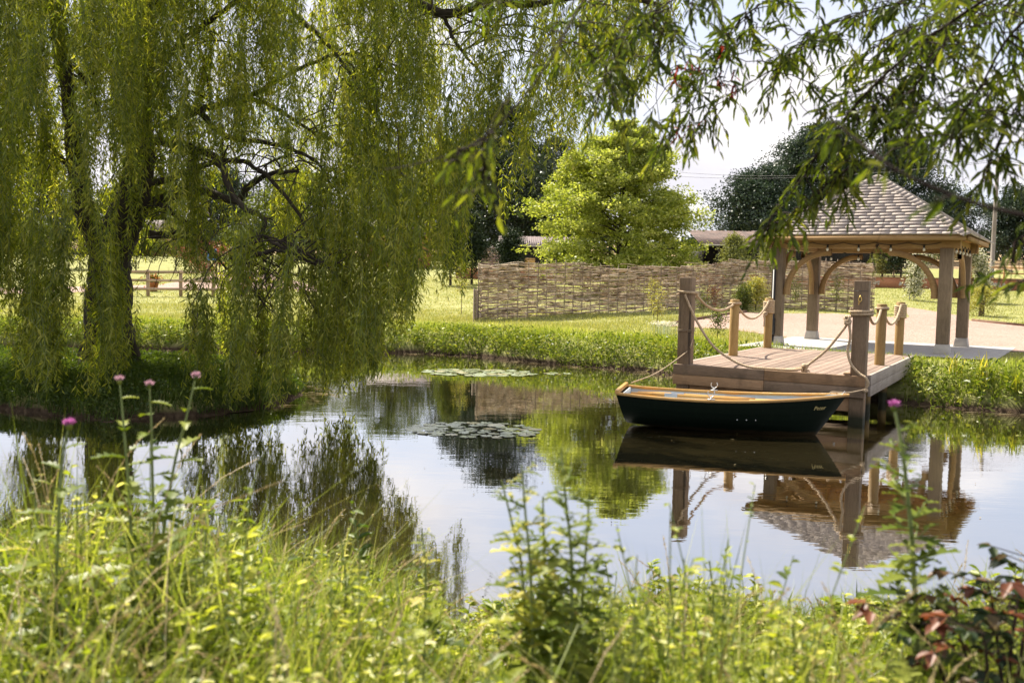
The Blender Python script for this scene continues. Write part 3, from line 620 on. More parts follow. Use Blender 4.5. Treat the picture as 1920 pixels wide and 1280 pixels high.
for k in range(4):
    a, b = CN[k], CN[(k+1) % 4]; mid = (a+b)/2; e = unit(b-a); up = APX-mid; sl = np.linalg.norm(up); up = up/sl; nrm = unit(np.cross(e, up)); Lw = np.linalg.norm(b-a)
    rows = 20
    for r_ in range(rows):
        t0, t1 = r_/rows, min(1, (r_+1.25)/rows); half = Lw/2*(1-t0); x = -half+random.uniform(-.2, 0)
        while x < half:
            wd = random.uniform(.2, .33); xa, xb = max(x, -half), min(x+wd-.002, half); x += wd
            if xb-xa < .02: continue
            th = .032; j = random.uniform(-.002, .002); lift = random.uniform(.010, .012)
            hb_ = Lw/2*(1-t1); xa2, xb2 = np.clip([xa, xb], -hb_, hb_)
            if xb2-xa2 < .01: xa2, xb2 = xa2-.005, xb2+.005
            P0 = [mid+e*xa+up*(t0*sl+j)+nrm*(lift+th), mid+e*xb+up*(t0*sl+j)+nrm*(lift+th), mid+e*xb2+up*t1*sl+nrm*.004, mid+e*xa2+up*t1*sl+nrm*.004]
            P1 = [p-nrm*th for p in P0]
            sh.add(P0+P1, [(0, 1, 2, 3), (7, 6, 5, 4), (0, 4, 5, 1), (1, 5, 6, 2), (3, 2, 6, 7), (0, 3, 7, 4)], random.random())
    rf.add([a-nrm*.02, b-nrm*.02, APX-nrm*.02], [(0, 1, 2)])
    MB().beam(a+e*.06-np.array([0, 0, .055])+unit(np.cross(np.array([0, 0, 1.]), e))*.03, b-e*.06-np.array([0, 0, .055])+unit(np.cross(np.array([0, 0, 1.]), e))*.03, .025, .09).build('fascia', M['gaz_x' if k % 2 == 0 else 'gaz_y'], gaz)
    nr = 11
    for i in range(nr):
        f = (i+.5)/nr; x = Lw*(f-.5); top = 1-abs(x)/(Lw/2)
        if top < .08: continue
        p0 = mid+e*x+up*.04-nrm*.085; p1 = mid+e*x+up*(sl*top*.97)-nrm*.085
        MB().beam(p0, p1, .05, .11, up=nrm).build('rafter', M['gaz_under'], gaz)
ro = sh.build('roof', M['shingle'], gaz); rf.build('roof_boarding', M['gaz_under'], gaz)
ht = MB()
for k in range(4):
    a = CN[k]; dn = unit(APX-a); L = np.linalg.norm(APX-a); nx_ = unit(np.cross(unit(CN[(k+1) % 4]-a), unit(APX-a))); pv = unit(np.cross(unit(a-CN[(k-1) % 4]), unit(APX-a)))
    sA = unit(np.cross(nx_, dn)); sB = -unit(np.cross(pv, dn))
    N_ = 23
    for i in range(N_):
        p = a+dn*(L*i/N_-.01); q_ = a+dn*(L*min(1, (i+1.2)/N_)); l0, l1 = .062, .040
        for s_, n_ in ((-sA if (-sA)@(CN[(k+1) % 4]-a) > 0 else sA, nx_), (-sB if (-sB)@(CN[(k-1) % 4]-a) > 0 else sB, pv)):
            u = (nx_+pv)/2; V = [p+u*l0, p+s_*.13+n_*(l0-.01), q_+s_*.13+n_*(l1-.015), q_+u*l1]; V2 = [v-n_*.022 for v in V]
            ht.add(V+V2, [(0, 1, 2, 3), (0, 4, 5, 1), (1, 5, 6, 2), (2, 6, 7, 3)], random.random())
ht.build('hip_tiles', M['shingle'], ro)
eb = MB(); eb.box((PX[0]-.05, PY[0]-.155, 1.05), (.11, .07, .36)); eb.build('socket_box', M['black'], gaz, bevel=.01)
cn = MB(); cn.tube([(PX[0]-.05, PY[0]-.14, 1.2), (PX[0]-.05, PY[0]-.14, 2.3)], .035, 8); cn.tube([(PX[0]-.05, PY[0]-.14, .66), (PX[0]-.05, PY[0]-.14, .9)], .035, 8); cn.build('cable_duct', M['black'], gaz, smooth=True)
def festoon(a, b, label):
    a, b = np.array(a, float), np.array(b, float); o = thing('string_lights', label, 'string lights', (GO[0], GO[1], 0), GA, 'festoon lights under the gazebo roof')
    n = 5; P = []
    for i in range(n): P.append(sag(a+(b-a)*i/n, a+(b-a)*(i+1)/n, .05, 8))
    MB().tube(np.vstack(P), .007, 5).build('cable', M['cable'], o)
    for i in range(n):
        p = a+(b-a)*(i+.5)/n-np.array([0, 0, .05])
        MB().lathe([(.001, 0), (.018, 0), (.02, -.06), (.014, -.065)], p, 8).build('lamp_holder', M['cable'], o)
        MB().lathe([(.012, -.06), (.026, -.085), (.028, -.105), (.018, -.128), (.001, -.135)], p, 10).build('bulb', M['bulb'], o, smooth=True)
festoon((PX[0]+.1, PY[0]-.12, BZ+.12), (PX[1]-.1, PY[0]-.12, BZ+.12), 'row of bulbs strung along the front beam of the gazebo')
festoon((PX[0]+.1, PY[1]-.14, BZ-.0), (PX[1]-.1, PY[1]-.14, BZ-.0), 'row of bulbs strung along the back beam of the gazebo')
festoon((PX[1]+.12, PY[0]+.1, BZ+.1), (PX[1]+.12, PY[1]-.1, BZ+.1), 'row of bulbs strung along the right side beam of the gazebo')

# ------------------------------------------------------------------ wattle fence
WP = np.array([atY(897, 600, 29.6)[:2], atY(905, 600, 30.2)[:2], atY(950, 600, 31.)[:2], atY(1000, 600, 31.8)[:2], atY(1100, 600, 33.6)[:2], atY(1200, 600, 35.2)[:2], atY(1300, 600, 37.)[:2], atY(1400, 600, 38.6)[:2], atY(1500, 600, 38.4)[:2], atY(1600, 600, 37.6)[:2], atY(1638, 600, 37.4)[:2]])
WC = spline(np.column_stack([WP, np.zeros(len(WP))]), 900)[:, :2]; WS = np.r_[0, np.cumsum(np.hypot(*np.diff(WC, axis=0).T))]; WLEN = WS[-1]
def wpt(s): return np.array([np.interp(s, WS, WC[:, 0]), np.interp(s, WS, WC[:, 1])])
def wn(s): a, b = wpt(max(0, s-.2)), wpt(min(WLEN, s+.2)); t = unit(b-a); return np.array([t[1], -t[0]])
def wtop(s): return 1.72+.10*sin(s*.42+.6)+.035*sin(s*1.5+1)+.17*math.exp(-((s-16)/5)**2)-.12*math.exp(-(s/.8)**2)-.25*max(0, (s-21)/6)
wf = thing('wattle_fence', 'long curving woven hazel wattle fence on the lawn behind the pond', 'fence', (WC[450][0], WC[450][1], 0)); wo = np.array([WC[450][0], WC[450][1], 0])
sp = .44; wb = MB(); nst = int(WLEN/sp)
z_ = 0.02
while z_ < 1.95:
    ph = random.choice((0, pi)); s = random.uniform(-1.5, 0)
    while s < WLEN:
        Lr = random.uniform(.9, 2.6); s0, s1 = max(0, s), min(WLEN, s+Lr); s += Lr*random.uniform(.6, .95)
        if s1-s0 < .3: continue
        mid = (s0+s1)/2
        if z_ > wtop(mid)+random.uniform(-.05, .05): continue
        t = np.linspace(s0, s1, max(4, int((s1-s0)/.10))); tilt = random.gauss(0, .055); P = []
        ph2 = ph+random.choice((0, 0, 0, pi)); am = random.uniform(.03, .07); zj = random.gauss(0, .016); wv = random.uniform(.006, .024); wf_ = random.uniform(2, 6); wp = random.random()*7
        for x in t:
            c = wpt(x); n_ = wn(x); o = am*sin(pi*x/sp+ph2)+random.gauss(0, .006); g = float(plain_z(c[None])[0])
            P.append((c[0]+n_[0]*o, c[1]+n_[1]*o, g+max(.0, z_+zj+tilt*(x-mid)*.6+wv*sin(wf_*x+wp))))
        rr = random.uniform(.012, .027); wb.tube(np.array(P)-wo, np.linspace(rr, rr*.55, len(P)), 5, True, random.random()**1.3)
    z_ += .026
wb.build('woven_panel', M['wattle'], wf)
for i in range(nst+1):
    s = min(i*sp, WLEN-.02); c = wpt(s); g = float(plain_z(c[None])[0]); h = wtop(s)+random.uniform(.02, .12); lx = random.uniform(-.03, .03)
    MB().tube(np.array([(c[0], c[1], g-.1), (c[0]+lx*.5, c[1], g+h*.5), (c[0]+lx, c[1], g+h)])-wo, [.019, .016, .013], 6).build('stake', M['stake'], wf)
e = atY(889, 570, 29.2); g = gz(e[0], e[1]); pn = MB()
for k in range(46): pn.tube(np.array([(WC[0][0], WC[0][1], g+.02+k*.021), (e[0]+.02+.03*(-1)**k, e[1]+.3, g+.02+k*.021), (e[0], e[1]-.15, g+.02+k*.021)])-wo, .011, 4)
pn.build('end_panel', M['stake'], wf); MB().tube(np.array([(e[0], e[1]-.1, g-.1), (e[0], e[1]-.1, g+1.02)])-wo, .03, 6).build('stake', M['stake'], wf)

# ------------------------------------------------------------------ grass and bank plants
def in_view(P, m=120):
    d = P-CAM; xc, yc, zc = d@RT, d@UP, d@FW
    x, y = FPX*xc/zc, -FPX*yc/zc; u, v = 960+x*cos(ROLL)-y*sin(ROLL), 640+x*sin(ROLL)+y*cos(ROLL)
    return (zc > .3) & (u > -m) & (u < 1920+m) & (v < 1280+4*m) & (v > -m)
def scatter(n, x0, x1, y0, y1, test):
    P = np.column_stack([rng.uniform(x0, x1, n), rng.uniform(y0, y1, n)]); P = P[clear(P)]
    z = ground_z(P); P = np.column_stack([P, z]); P = P[in_view(P)]; return P[test(P)]
def far_bank(P): dd, w_ = water_d(P); return (~w_) & ~inside(P, ISLE) & (P[:, 1] > 13)
def clump(P, k, s):
    Q = np.repeat(P, k, 0); Q[:, :2] += rng.normal(scale=s, size=(len(Q), 2)); Q = Q[clear(Q)]; Q[:, 2] = ground_z(Q); return Q
P = scatter(90000, -16, 13, 14, 32, far_bank); dd, _ = water_d(P); nz = .5+.5*np.sin(P[:, 0]*1.3+1)*np.sin(P[:, 1]*1.9)
P = P[(dd < 3.2) & (rng.random(len(P)) < np.clip(1.25-dd/3.0, .1, 1)*(.6+.4*nz))]
P = clump(P, 4, .06); dd, w_ = water_d(P); P, dd = P[~w_], dd[~w_]
g = MB(); dry = np.clip((dd-.5)/2.5, 0, 1)
hh = rng.uniform(.08, .26, len(P))*np.clip(1.25-dd/4, .5, 1.2)*(.55+.8*(.5+.5*np.sin(P[:, 0]*2.3+2*np.sin(P[:, 1]*1.7)))); blades(g, P, hh, rng.uniform(.006, .014, len(P)), rng.uniform(.1, .75, len(P)), np.clip(.15+.6*dry+rng.normal(scale=.16, size=len(P)), 0, 1))
tag(g.build('bank_grass', M['grass']), 'long uncut grass growing along the far bank of the pond', 'grass', kind='stuff')
P = scatter(90000, -30, 30, 18, 34, far_bank); dd, _ = water_d(P); P = P[dd > 1.2]; P = clump(P, 3, .08)
g = MB(); blades(g, P, rng.uniform(.04, .13, len(P))*(1+.5*np.sin(P[:, 0])*np.sin(P[:, 1])), rng.uniform(.006, .013, len(P)), rng.uniform(.1, .7, len(P)), np.clip(rng.normal(.5, .25, len(P)), 0, 1))
P = scatter(60000, -20, 44, 32, 60, far_bank); P = clump(P, 2, .1); blades(g, P, rng.uniform(.03, .09, len(P)), rng.uniform(.012, .025, len(P)), rng.uniform(.2, .9, len(P)), np.clip(rng.normal(.5, .25, len(P)), 0, 1))
tag(g.build('lawn_grass', M['lawn']), 'short sunlit lawn grass between the pond and the wattle fence', 'grass', kind='stuff')
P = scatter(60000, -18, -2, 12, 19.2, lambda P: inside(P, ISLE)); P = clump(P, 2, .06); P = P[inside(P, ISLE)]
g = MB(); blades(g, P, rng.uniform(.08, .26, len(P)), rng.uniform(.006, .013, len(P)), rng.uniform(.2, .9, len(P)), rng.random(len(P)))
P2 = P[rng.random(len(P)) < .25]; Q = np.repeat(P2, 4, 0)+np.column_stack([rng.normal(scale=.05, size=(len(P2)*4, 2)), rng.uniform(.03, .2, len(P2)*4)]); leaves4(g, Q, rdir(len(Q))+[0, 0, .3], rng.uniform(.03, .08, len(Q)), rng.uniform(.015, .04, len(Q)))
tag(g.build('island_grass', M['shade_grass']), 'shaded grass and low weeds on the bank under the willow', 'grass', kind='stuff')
# broad leaved weeds at the foot of the far bank
P = scatter(60000, -16, 12, 14, 26, far_bank); dd, _ = water_d(P); P = P[(dd < 1.0) & (rng.random(len(P)) < 1.15-dd)]
Q = np.repeat(P, 6, 0); Q = Q+np.column_stack([rng.normal(scale=.09, size=(len(Q), 2)), rng.uniform(-.02, .30, len(Q))]); Q[:, 2] = np.maximum(Q[:, 2], .015); g = MB()
leaves4(g, Q, rdir(len(Q))*[1, 1, .5]+[0, 0, .35], rng.uniform(.05, .13, len(Q)), rng.uniform(.02, .05, len(Q)), bend=.15)
tag(g.build('bank_weeds', M['bank_leaf']), 'leafy green weeds at the foot of the far bank', 'weeds', kind='stuff')
g = MB(); P = scatter(30000, -12, 12, 14, 25, lambda P: water_d(P)[1]); dd, _ = water_d(P); P = P[(dd < .5) & (rng.random(len(P)) < .12)]; P[:, 2] = .012
a = rng.normal(scale=.35, size=len(P))+rng.choice([0, pi], len(P)); leaves4(g, P, np.column_stack([np.cos(a), np.sin(a)*.5, np.zeros(len(P))]), rng.uniform(.08, .4, len(P)), rng.uniform(.01, .03, len(P)), S=np.tile([0, 1., 0], (len(P), 1)), bend=.0)
tag(g.build('floating_debris', M['straw']), 'pale dry reed litter floating at the pond edge', 'debris', kind='stuff')
P = scatter(1500, -9, 9, 5.6, 22, lambda P: water_d(P)[1]); P[:, 2] = .008; P = P[rng.random(len(P)) < .16]; g = MB(); a = rng.random(len(P))*7
leaves4(g, P, np.column_stack([np.cos(a), np.sin(a), np.zeros(len(P))]), rng.uniform(.03, .07, len(P)), rng.uniform(.008, .02, len(P)), S=np.column_stack([-np.sin(a), np.cos(a), np.zeros(len(P))]), bend=.0)
tag(g.build('floating_leaves', M['straw']), 'scattered fallen leaves floating on the open water', 'leaves', kind='stuff')
def reed(x, y, n, h, label):
    P = np.tile([x, y, max(gz(x, y), -.05)], (n, 1))+np.column_stack([rng.normal(scale=.07, size=(n, 2)), np.zeros(n)]); g = MB(); az = rng.random(n)*2*pi
    d = np.column_stack([np.cos(az), np.sin(az), np.zeros(n)])
    for i in range(n):
        hh = h*rng.uniform(.6, 1.1); l = rng.uniform(.15, .9); t = np.linspace(0, 1, 7)[:, None]; C = P[i]+d[i]*l*hh*.7*t**2+np.array([0, 0, 1.])*hh*(t-.45*l*t**2.4)
        s = np.cross(d[i], [0, 0, 1.])*.5+d[i]*rng.uniform(-.3, .3); w_ = .028*np.array([.8, 1, 1, .9, .75, .5, .08])[:, None]
        V = np.stack([C-s*w_, C+s*w_], 1).reshape(-1, 3); F = [(k*2, k*2+1, k*2+3, k*2+2) for k in range(6)]; g.add(V, F, rng.uniform(.2, 1))
    o = g.build('reed_clump', M['weed']); return tag(o, label, 'reeds', 'strap leaved reeds on the right bank')
for (u, v, n, h, l) in ((1795, 752, 12, .5, 'broken strap leaved reeds low on the right bank, nearest the jetty'), (1850, 760, 16, .62, 'tallest strap leaved reed clump, in the middle of the right bank'), (1910, 768, 14, .5, 'strap leaved reeds at the right picture edge, by the water')):
    p = atz(u, v-4, .08); reed(p[0], p[1]+.15, n, h, l)
p = gat(1250, 632); g = MB(); P = p+np.column_stack([rng.normal(scale=[.28, .5], size=(60, 2)), np.zeros(60)]); st = MB()
for a in P: st.tube([a, a+[0, 0, .33]], .004, 4)
o = thing('white_flowers', 'drift of small white flowers in the long grass left of the jetty', 'flowers', p); o2 = MB(); Q = np.repeat(P, 8, 0)-p+np.column_stack([rng.normal(scale=.03, size=(480, 2)), rng.uniform(.3, .38, 480)])
leaves4(o2, Q, rdir(480), .035, .03); o2.build('blossom', M['rose'], o); st.v = [v-p for v in st.v]; st.build('stalk', M['stem'], o)

# ------------------------------------------------------------------ lily pads
def lily(r):
    m = MB(); a = np.linspace(.16, 2*pi-.16, 22); rr = r*(1+.03*np.sin(a*5)); V = np.column_stack([rr*np.cos(a), rr*np.sin(a), .006+.010*(rng.random(22) < .18)*rng.random(22)*3]); V = np.vstack([[r*.05, 0, .006], V])
    m.add(V, [(0, i+1, i+2) for i in range(21)]); return m
protos = []
def lilies(c, rx, ry, n, rr, label, group):
    got = []; k = 0
    while len(got) < n and k < 9000:
        k += 1; a, q_ = random.random()*2*pi, math.sqrt(random.random()); r = random.uniform(*rr); p = (c[0]+rx*q_*cos(a), c[1]+ry*q_*sin(a))
        if all(math.hypot(p[0]-g_[0], p[1]-g_[1]) > (r+g_[2])*.86 for g_ in got): got.append((*p, r))
    for i, (x, y, r) in enumerate(got):
        if len(protos) < 5: o = lily(1).build('lily_pad', M['pad']); protos.append(o)
        else: o = protos[i % 5].copy(); COL.objects.link(o)
        o.location = (x, y, .002+.004*random.random()); o.rotation_euler = (random.gauss(0, .02), random.gauss(0, .02), random.random()*7); o.scale = (r, r, r*.6+.3); tag(o, label, 'lily pad', group)
lilies((-.45, 12.33), .82, .62, 48, (.07, .125), 'lily pad in the nearer raft of pads on the open water', 'lily pads in the nearer raft')
lilies((-.65, 19.75), 1.12, .72, 44, (.10, .18), 'lily pad in the far raft of pads close to the grassy bank', 'lily pads in the far raft')
lilies((1.0, 19.9), .32, .18, 7, (.06, .1), 'lily pad in the small loose group right of the far raft', 'lily pads in the small group')

# ------------------------------------------------------------------ weeping willow on the island
WB = atz(205, 690, .35); wil = thing('weeping_willow', 'large weeping willow with a dark forked trunk and hanging fronds over the pond', 'tree', (WB[0], WB[1], .2)); wo = np.array([WB[0], WB[1], .2])
def px(L): return np.array([atY(*a) for a in L])
tk = MB(); Y = WB[1]
def limb(mb, pts, r0, r1, n=26, k=.012, sides=9):
    P = spline(pts, n); P = P+rng.normal(scale=k, size=P.shape); mb.tube(P-wo, np.linspace(r0, r1, n)*(1+rng.normal(scale=.04, size=n)), sides)
limb(tk, np.vstack([[WB[0], WB[1], .15], [WB[0]+.02, WB[1], .5], px([(203, 600, Y), (205, 530, Y), (212, 470, Y), (235, 410, Y), (252, 370, Y)])]), .44, .27, 30, .012, 14)
for a in np.linspace(0, 2*pi, 7)[:-1]: tk.tube(np.array([(WB[0]+.34*cos(a), WB[1]+.34*sin(a), .75), (WB[0]+.45*cos(a), WB[1]+.45*sin(a), .42), (WB[0]+.72*cos(a), WB[1]+.72*sin(a), .26)])-wo, [.12, .13, .05], 7)
limb(tk, px([(203, 560, Y), (188, 470, Y-.1), (165, 410, Y-.15), (148, 350, Y-.2), (138, 270, Y-.2), (128, 180, Y-.2), (112, 90, Y-.1), (90, -40, Y), (70, -200, Y+.2)]), .19, .07, 40, .01, 10)
limb(tk, px([(250, 380, Y), (262, 300, Y+.1), (262, 220, Y+.2), (270, 130, Y+.3), (262, 40, Y+.3), (250, -80, Y+.4), (262, -260, Y+.4)]), .27, .09, 40, .01, 10)
tk.build('trunk', M['bark'], wil, smooth=True)
lm = MB()
LIMBS = [([(250, 395, Y), (310, 372, Y-.4), (370, 356, Y-.7), (440, 378, Y-1), (465, 352, Y-1.2), (500, 330, Y-1.4), (560, 320, Y-1.6)], .10, .025),
 ([(262, 270, Y), (290, 265, Y-.6), (345, 279, Y-1.2), (400, 292, Y-1.6), (420, 322, Y-1.8), (437, 366, Y-2), (462, 392, Y-2.2), (495, 408, Y-2.3), (490, 440, Y-2.3), (470, 460, Y-2.4)], .07, .025),
 ([(300, 240, Y), (375, 205, Y+.3), (420, 195, Y+.4), (470, 187, Y+.4), (520, 205, Y+.4), (600, 260, Y+.2)], .075, .025),
 ([(372, 203, Y+.3), (410, 248, Y), (450, 262, Y-.2), (520, 272, Y-.4), (590, 300, Y-.6), (620, 345, Y-.8)], .06, .02),
 ([(262, 345, Y-.3), (320, 335, Y-.7), (380, 310, Y-1), (440, 300, Y-1.3), (500, 330, Y-1.5), (560, 400, Y-1.6), (585, 470, Y-1.7)], .06, .018),
 ([(280, 440, Y), (320, 440, Y+.3), (355, 428, Y+.6), (400, 415, Y+.9)], .07, .03),
 ([(300, 380, Y-.5), (345, 415, Y-.9), (390, 460, Y-1.2), (425, 505, Y-1.5)], .045, .018),
 ([(490, 440, Y-2.3), (540, 470, Y-2.4), (600, 500, Y-2.5)], .03, .012), ([(470, 480, Y-2.3), (520, 470, Y-2.4), (580, 480, Y-2.6), (640, 520, Y-2.8)], .035, .012),
 ([(145, 320, Y), (100, 280, Y-.5), (60, 180, Y-.9), (0, 120, Y-1.2)], .06, .02), ([(190, 230, Y), (160, 150, Y-.5), (90, 100, Y-1), (20, 60, Y-1.4)], .05, .02),
 ([(265, 180, Y), (330, 90, Y-.4), (420, 20, Y-.8), (520, -60, Y-1)], .07, .03), ([(262, 60, Y), (350, -60, Y-.5), (520, -110, Y-1.2), (680, -80, Y-1.8), (760, -10, Y-2.2), (840, 28, Y-2.5), (900, 8, Y-2.7), (1000, 8, Y-3), (1120, -10, Y-3.2), (1240, 10, Y-3.4)], .11, .03),
 ([(510, 0, Y-1), (560, 35, Y-1.2), (620, 90, Y-1.5), (690, 190, Y-1.8), (730, 250, Y-2)], .05, .015), ([(640, 150, Y-1.6), (700, 210, Y-1.8), (728, 270, Y-1.9), (715, 310, Y-2)], .03, .012),
 ([(830, 28, Y-2.5), (855, 80, Y-2.5), (880, 115, Y-2.6), (905, 140, Y-2.7), (935, 170, Y-2.8)], .03, .008), ([(905, 10, Y-2.7), (930, 60, Y-2.8), (900, 90, Y-2.8)], .02, .006),
 ([(600, 250, Y), (680, 300, Y-.5), (760, 330, Y-1), (830, 380, Y-1.4)], .03, .012), ([(460, 187, Y+.4), (560, 130, Y), (660, 100, Y-.4), (760, 130, Y-.8)], .045, .015)]
for pts, r0, r1 in LIMBS: limb(lm, px(pts), r0, r1, 34, .008, 7)
for pts, r0, r1 in LIMBS[:10]:                                           # twigs off the limbs
    C = spline(px(pts), 40)
    for k in range(7):
        a = C[rng.integers(8, 40)]; dv_ = unit(rng.normal(size=3)*[1, .7, .5]); L = rng.uniform(.3, .9); limb(lm, [a, a+dv_*L*.5+[0, 0, .05], a+dv_*L-[0, 0, .15*L]], .012, .004, 8, .006, 5)
for pts, r0, r1 in LIMBS:                                                # long arching side branches that carry the fronds
    C = spline(px(pts), 40)
    for k in range(5):
        a = C[rng.integers(6, 40)]; az = rng.random()*7; L = rng.uniform(.7, 1.9); h = np.array([cos(az), sin(az)*.8, 0]); limb(lm, [a, a+h*L*.35+[0, 0, .16*L], a+h*L*.75+[0, 0, .05*L], a+h*L-[0, 0, .35*L]], .016, .004, 14, .008, 5)
for k in range(26):                                                       # bare grey tangle under the drooping limb
    a = atY(rng.uniform(430, 560), rng.uniform(440, 500), Y-2.3); b = atY(rng.uniform(400, 640), rng.uniform(540, 640), Y-2.2+rng.uniform(-.5, .5)); limb(lm, [a, (a+b)/2+rng.normal(scale=.12, size=3), b], .010, .003, 10, .006, 4)
lm.build('branches', M['bark'], wil, smooth=True)
PROF = np.array([(-260, 610), (-60, 600), (0, 560), (26, 620), (45, 800), (100, 790), (118, 620), (150, 620), (158, 770), (235, 750), (246, 500), (300, 470), (362, 530), (370, 740), (400, 830), (450, 795), (520, 810), (580, 785), (610, 760), (650, 780), (690, 750), (720, 700), (768, 630), (800, 590), (838, 600), (845, 640), (852, 560), (864, 540)], float)
def strands(n_clusters, umin, umax, prof, zmax, ylo, yhi, edge_p, ns, lr, spread, keep=None):
    S, Ls = [], []
    for _ in range(n_clusters):
        u = rng.uniform(umin, umax); Yc = rng.uniform(ylo, yhi); vb = np.interp(u, prof[:, 0], prof[:, 1]); zb = atY(u, vb, Yc)[2]
        zb = max(zb, .06); X = atY(u, 300, Yc)[0]
        if rng.random() < edge_p: bot = zb+abs(rng.normal(scale=.26))
        else: bot = rng.uniform(zb, max(zb+.2, zmax-1.0))
        if keep is not None and not keep(u, bot, Yc): continue
        m = int(rng.integers(*ns)); Lc = rng.uniform(*lr)
        for k in range(m):
            x, y = X+rng.normal(scale=spread), Yc+rng.normal(scale=spread)
            b = bot+abs(rng.normal(scale=.28)); L = Lc*rng.uniform(.6, 1.1); S.append((x, y, min(b+L, zmax+.6))); Ls.append(max(.3, min(b+L, zmax+.6)-b))
    return np.array(S), np.array(Ls)
def grow(leafmb, stemmb, S, Ls, sp=.036, ll=(.08, .165), lw=.0195, rbase=None, arch=.28):
    seed = {}
    for i in range(len(S)):
        key = round(S[i][0]*1.3), round(S[i][1]*1.3); a0 = seed.setdefault(key, rng.random()*7)
        n = 8; t = np.linspace(0, 1, n); a = a0+rng.normal(scale=.7); am = rng.uniform(.03, .12); hx = arch*rng.uniform(.2, 1.3)*min(1, Ls[i]); ph = rng.random()*7
        C = S[i]+np.column_stack([am*np.sin(ph+t*4)*t+hx*cos(a)*(1-np.exp(-4*t)-.98), am*np.cos(ph+t*3.3)*t+hx*sin(a)*(1-np.exp(-4*t)-.98), -Ls[i]*t**1.25])
        stemmb.tube(C-wo, np.linspace(.0026, .0011, n), 3, False); k = int(Ls[i]/sp*rng.uniform(.55, 1.15)); tt = rng.random(k)**.85*.98+.02
        P = np.column_stack([np.interp(tt, t, C[:, j]) for j in range(3)]); az = np.arange(k)*2.4+rng.normal(scale=.6, size=k); th = rng.uniform(.2, 1.15, k)
        D = np.column_stack([np.cos(az)*np.sin(th), np.sin(az)*np.sin(th), -np.cos(th)]); r = np.clip((rng.random() if rbase is None else rbase)*.6+rng.random(k)*.4, 0, 1)
        leaves4(leafmb, P-wo, D, rng.uniform(*ll, k)*np.interp(tt, [0, .1, .85, 1], [.7, 1, 1, .6]), lw*rng.uniform(.7, 1.25, k), r)
lf, stm = MB(), MB()
def gap(u, bot, Yc):      # open windows in the crown: round the trunk and the arching limbs, and low down on the far side
    if 500 < u < 560 and bot > 5.2 and Yc < 15: return rng.random() < .25
    if Yc > 14.6 and bot < 2.0: return rng.random() < .15
    if 150 < u < 258 and bot < 2.9 and Yc < WB[1]+.1: return rng.random() < (.25 if bot > .8 else .45)
    if 95 < u < 205 and 1.0 < bot < 4.4 and Yc < WB[1]+.2: return rng.random() < .30
    if 262 < u < 610 and 2.0 < bot < 4.3 and Yc < 15.3: return rng.random() < .24
    if 365 < u < 780 and bot < 1.6: return rng.random() < (.95 if math.sin(u*.075) > -.3 else .4)
    return True
for args in ((205, -160, 866, PROF, 8.2, 11.9, 14.6, .45, (8, 22), (.7, 2.6), .075, gap), (470, -160, 866, PROF, 8.6, 13.4, 18.6, .08, (7, 19), (.6, 2.2), .10, gap), (340, -160, 700, PROF, 8.6, 12.6, 17, .0, (8, 18), (.6, 2.0), .10, lambda u, b_, y_: b_ > 3.3 and (u < 480 or rng.random() < .6)), (70, -160, 790, PROF, 4.5, 11.7, 15.5, .85, (5, 11), (.6, 1.7), .09, gap)):
    S, Ls = strands(*args); grow(lf, stm, S, Ls)
P2 = np.array([(856, 520), (870, 430), (900, 320), (925, 300), (945, 440), (962, 430), (1000, 330), (1040, 300), (1080, 340), (1120, 260), (1180, 220), (1250, 160)], float)
S, Ls = strands(120, 856, 1240, P2, 6.6, 12, 13.4, .35, (3, 7), (.9, 2.6), .10); grow(lf, stm, S, Ls, .036)
S, Ls = strands(46, 640, 860, PROF, 7.5, 12.2, 14, .1, (6, 12), (1.5, 3.2), .12); grow(lf, stm, S, Ls)
lf.build('foliage', M['willow'], wil); stm.build('hanging_stems', M['stem'], wil)
p = atz(366, 684, .34); MB().box((p[0], p[1], .8), (.085, .085, 1.05)).build('wooden_stake', M['dark_wood'], bevel=.006); tag(bpy.context.scene.objects['wooden_stake'], 'thin dark wooden stake on the bank right of the willow trunk', 'stake')

